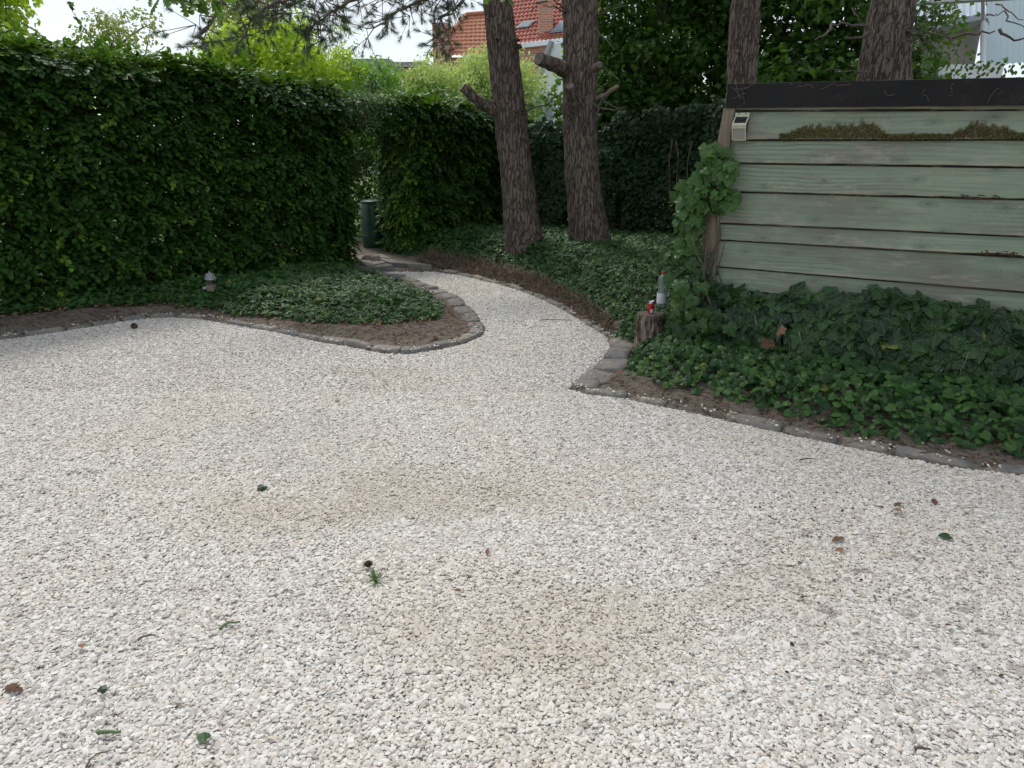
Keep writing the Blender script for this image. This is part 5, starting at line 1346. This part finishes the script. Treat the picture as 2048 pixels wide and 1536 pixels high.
def corr(A_, B_, C_, D_, parent, base):
    A_, B_, C_, D_ = map(np.asarray, (A_, B_, C_, D_)); nu = int(np.linalg.norm(B_ - A_) / .02); u = np.linspace(0, 1, nu); nrm = np.cross(B_ - A_, D_ - A_); nrm /= np.linalg.norm(nrm)
    x = u * np.linalg.norm(B_ - A_); off = nrm[None] * (.022 * np.sin(x / .11 * 6.283))[:, None]
    V = np.vstack([A_ + (B_ - A_) * u[:, None] + off, D_ + (C_ - D_) * u[:, None] + off]); j = np.arange(nu - 1)
    return link('corrugated_sheet', np_mesh('corrugated_sheet', V, np.column_stack([j, j + 1, nu + j + 1, nu + j]), True), m, parent)
corr(P4(1820, 45, 14.0), P4(1966, 28, 14.0), P4(1968, -8, 16), P4(1815, 2, 16), H4, tb)
corr(P4(1970, 130, 14.6), P4(2150, 120, 14.6), P4(2150, -30, 15.4), P4(1972, -25, 15.4), H4, tb)
for (p, q) in [((1830, 8), (2060, -6)), ((1966, -10), (1966, 40))]:
    V, F_ = tube_arrays([P4(*p, 13.9), P4(*q, 13.9)], .035, 4); MB().add(V, F_).build('canopy_rail', M['grey_trim'], H4)
MB().box(P4(1890, 0)[0], P4(2000, 0)[0], -.5, -.2, 0, P4(1900, 134)[2]).build('white_bench_wall', M['render_white'], H4)

# ------------------------------------------------------------------ LITTER
def dead_twig_litter(name, label, poly, n, size, mat='dead_leaf', lift=.008, tm=OAK, dens_fn=None):
    P = scatter_poly(poly, n); P3 = np.column_stack([P, height(P) + lift + RNG.random(len(P)) * .02]); k = len(P3)
    o = link(name, leaves_mesh(name, tm, P3, frames(rdir(k) * .5 + [0, 0, 1], rdir(k)), size * RNG.uniform(.5, 1.2, k)), M[mat]); tag(o, label, 'leaf litter', kind='stuff'); return o
soil_strip = np.array([G(*p)[:2] for p in [(-100, 680), (130, 655), (290, 634), (400, 633), (560, 655), (700, 685), (800, 700), (900, 690), (955, 668), (930, 630), (890, 600), (850, 640), (760, 655), (600, 640), (430, 615), (200, 615), (-100, 650)]])
dead_twig_litter('leaf_litter', 'dry brown leaves lying on the soil around the island bed', soil_strip, 110, .05)
strip0 = np.array([G(*p)[:2] for p in [(-100, 662), (130, 640), (300, 622), (430, 628), (600, 652), (760, 672), (880, 656), (880, 642), (760, 652), (620, 640), (430, 612), (200, 612), (-100, 640)]])
dead_twig_litter('leaf_litter', 'brown dead leaves caught along the lower edge of the ivy of the island bed', strip0, 420, .05)
strip2 = np.array([G(*p)[:2] for p in [(830, 535), (900, 545), (1000, 565), (1120, 610), (1215, 672), (1235, 672), (1180, 620), (1080, 570), (960, 535), (860, 522)]])
dead_twig_litter('leaf_litter', 'brown rootlets and dry leaves on the cut face of the bank', strip2, 260, .035)
strip3 = np.array([G(*p)[:2] for p in [(1180, 780), (1300, 805), (1500, 850), (1700, 893), (2048, 948), (2048, 905), (1700, 860), (1500, 820), (1260, 765), (1240, 730)]])
dead_twig_litter('leaf_litter', 'dry leaves scattered on the soil in front of the shed ivy', strip3, 60, .045)
# rootlets: thin curved blades on the bank face
P = scatter_poly(strip2, 5200); k = len(P); P3 = np.column_stack([P, height(P) + RNG.random(k) * .05])
M['root'] = leaf_mat('rootlet', (.06, .042, .030), (.20, .145, .10), .0, .9, .1)
o = link('rootlets', leaves_mesh('rootlets', tmpl_oval(.035, 0, .3), P3, frames(rdir(k) + [0, -.6, .6], rdir(k) + [0, 0, .3]), .09 * RNG.uniform(.5, 1.3, k)), M['root']); tag(o, 'dense brown rootlets and dead stems fringing the bank beside the path', 'rootlets', kind='stuff')
P = scatter_poly(np.vstack([strip3]), 700); k = len(P); P3 = np.column_stack([P, height(P) + RNG.random(k) * .02])
P2 = scatter_poly(soil_strip, 600); k2 = len(P2); P3 = np.vstack([P3, np.column_stack([P2, height(P2) + RNG.random(k2) * .015])]); k = len(P3)
o = link('dry_stalks', leaves_mesh('dry_stalks', tmpl_oval(.04, 0, .1), P3, frames(rdir(k) * .3 + [0, 0, 1], rdir(k)), .09 * RNG.uniform(.4, 1.3, k)), M['root']); tag(o, 'thin dry stalks strewn on the bare soil of the beds', 'stalks', kind='stuff')

def ground_leaf(px, py, size, mat, tm, label, cat='leaf', name='fallen_leaf', rz=None, tilt=.4, z=.022, group=None):
    p = G(px, py, z); me = leaves_mesh(name, tm, np.zeros((1, 3)), np.eye(3)[None], np.array([size]), np.array([.78 if tilt > .9 else random.random() * .8])); o = link(name, me, M[mat])
    o.location = tuple(p); o.rotation_euler = (random.uniform(-tilt, tilt), random.uniform(-tilt, tilt), rz if rz is not None else random.uniform(0, 6.28)); tag(o, label, cat, group or 'leaves fallen on the gravel'); return o
ground_leaf(1665, 1082, .075, 'dead_leaf', OAK, 'curled orange brown leaf on the gravel, largest of those at the right')
ground_leaf(1688, 1096, .05, 'dead_leaf', HORN, 'pale brown leaf touching the large curled leaf on the gravel at right')
ground_leaf(45, 1382, .075, 'dead_leaf', OAK, 'reddish brown leaf on the gravel near the left edge of the picture')
ground_leaf(160, 1288, .035, 'dead_leaf', HORN, 'tiny rust brown leaf on the gravel above the reddish one at the left')
ground_leaf(528, 972, .05, 'ivy', IVY_HI, 'small green ivy leaf alone in the middle left of the gravel')
ground_leaf(1900, 1072, .05, 'ivy', IVY_HI, 'dark green leaf on the gravel near the right edge')
ground_leaf(415, 1478, .04, 'ivy', IVY_RND, 'small green leaf on the gravel near the bottom, left of centre')
ground_leaf(200, 1385, .03, 'ivy', IVY_RND, 'small green leaf on the gravel beside the reddish leaf at the lower left')
ground_leaf(908, 1180, .03, 'dead_leaf', HORN, 'tiny dark brown leaf on the gravel right of the weed')
ground_leaf(1870, 998, .05, 'dead_leaf', HORN, 'thin red brown leaf on the gravel at the right, closest to the shed')
ground_leaf(1805, 1005, .05, 'dead_leaf', HORN, 'brown leaf on the gravel left of the thin red brown one')
ground_leaf(1785, 1018, .045, 'dead_leaf', HORN, 'brown leaf on the gravel just below another brown leaf at the right')
ground_leaf(975, 1098, .03, 'dead_leaf', HORN, 'tiny orange brown leaf on the gravel in the middle')
ground_leaf(1905, 1250, .03, 'dead_leaf', HORN, 'tan leaf on the gravel at the lower right')
ground_leaf(1545, 690, .10, 'dead_leaf', IVY_HI, 'large withered orange brown leaf caught in the ivy at the foot of the shed', tilt=1.0, z=.46)
ground_leaf(1548, 665, .08, 'dead_leaf', IVY_HI, 'smaller withered leaf hanging above the large withered one in the shed ivy', tilt=1.0, z=.52)
# the shed ivy leaves must sit on the ivy face
for lab, (px, py) in (('large withered', (1540, 695)), ('smaller withered', (1562, 668))):
    for o in COL.objects:
        if o.get('label', '').startswith(lab):
            d = ray(px, py); n3 = np.array([sn[0], sn[1], 0]); p0 = np.array([SHC[0], SHC[1], 0]) + .40 * n3; t_ = ((p0 - [0, 0, CAMH]) @ n3) / (d @ n3); o.location = tuple(np.array([0, 0, CAMH]) + d * t_); o.rotation_euler = (1.1, .5, 2.3) if lab.startswith('large') else (.9, -.6, -.9)
def stick(px0, py0, px1, py1, r_, mat, label, z=.022, arch=.006, name='twig'):
    a, b2 = G(px0, py0, z), G(px1, py1, z); P_ = wobble(a, b2, 8, .012, px0); P_[:, 2] = z + arch * np.sin(np.linspace(0, 3.14, 8)); c_ = P_[4].copy()
    o = MB().tube(P_ - c_, np.linspace(r_, r_ * .5, 8), 6).build(name, M[mat], None, True); o.location = tuple(c_); tag(o, label, 'twig', 'twigs lying on the gravel')
stick(1598, 921, 1632, 918, .004, 'thin_bark', 'thin curved brown twig on the gravel below the shed ivy')
stick(275, 1283, 312, 1272, .004, 'thin_bark', 'short brown twig on the gravel at the lower left')
stick(165, 1536, 220, 1500, .003, 'thin_bark', 'thin dark twig on the gravel at the bottom left')
stick(1832, 1497, 1862, 1499, .005, 'thin_bark', 'short brown twig on the gravel at the bottom right')
M['pod'] = plain('green_pod', (.10, .16, .06), .6, .2, 40)
stick(442, 1260, 480, 1243, .006, 'pod', 'green pod lying aslant on the gravel at the lower left')
stick(198, 1465, 242, 1463, .007, 'pod', 'green pod lying level on the gravel near the bottom left')
stick(1080, 600 + 40, 1145, 641, .004, 'thin_bark', 'dark twig lying across the gravel path beside the bank', z=.02)
for o in list(COL.objects):
    pass
# fallen pine needles
n = 420; P2 = np.column_stack([RNG.uniform(-3.2, 3, n), RNG.uniform(1.3, 8, n)]); P2 = P2[inside(P2, gpoly)]; k = len(P2)
o = link('pine_needles', leaves_mesh('pine_needles', tmpl_oval(.018, 0, .15), np.column_stack([P2, RNG.uniform(.014, .02, k)]), frames(rdir(k) * .12 + [0, 0, 1], rdir(k)), .075 * RNG.uniform(.5, 1.1, k)), M['root']); tag(o, 'brown pine needles strewn thinly over the gravel', 'needles', kind='stuff')
# weed
wp = G(750, 1160, .01); wd = thing('weed', 'small green grassy weed growing out of the gravel in the foreground', 'weed', tuple(wp))
n = 26; dd = rdir(n) + [0, 0, 1.0]; link('blades', leaves_mesh('blades', tmpl_oval(.08, .02, .5), np.zeros((n, 3)) + RNG.normal(0, .006, (n, 3)) * [1, 1, 0], frames(rdir(n) + [0, 0, 1.2], dd), .05 * RNG.uniform(.6, 1.2, n)), M['grassy'], wd)
# pine cones
def cone(px, py, size, label, rz):
    p = G(px, py, .03); r_ = thing('pine_cone', label, 'pine cone', tuple(p), rz, 'pine cones'); r_.rotation_euler = (1.45, .2, rz)
    k = 70; i = np.arange(k); a = i * 2.39996; t_ = i / k; rad = size * .36 * np.sin(np.pi * (t_ * .85 + .12)); z_ = (t_ - .5) * size
    P_ = np.column_stack([rad * .5 * np.cos(a), rad * .5 * np.sin(a), z_]); out = np.column_stack([np.cos(a), np.sin(a), np.full(k, .5)])
    link('scales', leaves_mesh('scales', tmpl_oval(.45, .05, -.2), P_, frames(np.column_stack([-np.cos(a) * .5, -np.sin(a) * .5, np.ones(k)]), out), np.maximum(rad * 1.0, .006)), M['root'], r_)
    MB().lathe([(.0005, -size * .5), (size * .14, -size * .3), (size * .16, 0), (size * .08, size * .4), (.0005, size * .5)], n=12).build('core', M['thin_bark'], r_, True)
cone(268, 652, .065, 'brown pine cone at the far edge of the gravel by the left bed', .5)
cone(735, 1128, .035, 'small grey brown pine cone beside the weed', 1.5)

# dark crumbs of rotted leaves on the gravel at the lower right
c_ = G(1900, 1200)[:2]; n = 520
P2 = RNG.normal(0, 1, (n, 2)) * [.42, .62] + [c_[0] - .05, c_[1] - .05]
P2 = P2[inside(P2, gpoly)]; lump = fbm(np.column_stack([P2, P2[:, :1] * 0]), 4, 2, 33); P2 = P2[lump > .46]; k = len(P2)
o = link('leaf_crumbs', leaves_mesh('leaf_crumbs', HORN, np.column_stack([P2, RNG.uniform(.010, .018, k)]), frames(rdir(k) * .4 + [0, 0, 1], rdir(k)), .014 * RNG.uniform(.4, 1.6, k)), leaf_mat('rotted_leaf', (.035, .026, .02), (.12, .09, .065), 0, .9, .1)); tag(o, 'dark crumbs of rotted leaves scattered over the gravel at the lower right', 'debris', kind='stuff')
P2 = np.column_stack([RNG.uniform(-3, 2.6, 260), RNG.uniform(1.3, 6, 260)]); P2 = P2[inside(P2, gpoly)]; k = len(P2)
o = link('leaf_crumbs', leaves_mesh('leaf_crumbs', HORN, np.column_stack([P2, RNG.uniform(.010, .018, k)]), frames(rdir(k) * .4 + [0, 0, 1], rdir(k)), .009 * RNG.uniform(.4, 1.8, k)), bpy.data.materials['rotted_leaf']); tag(o, 'tiny brown specks of debris spread thinly over the whole gravel court', 'debris', kind='stuff')
print('DONE')
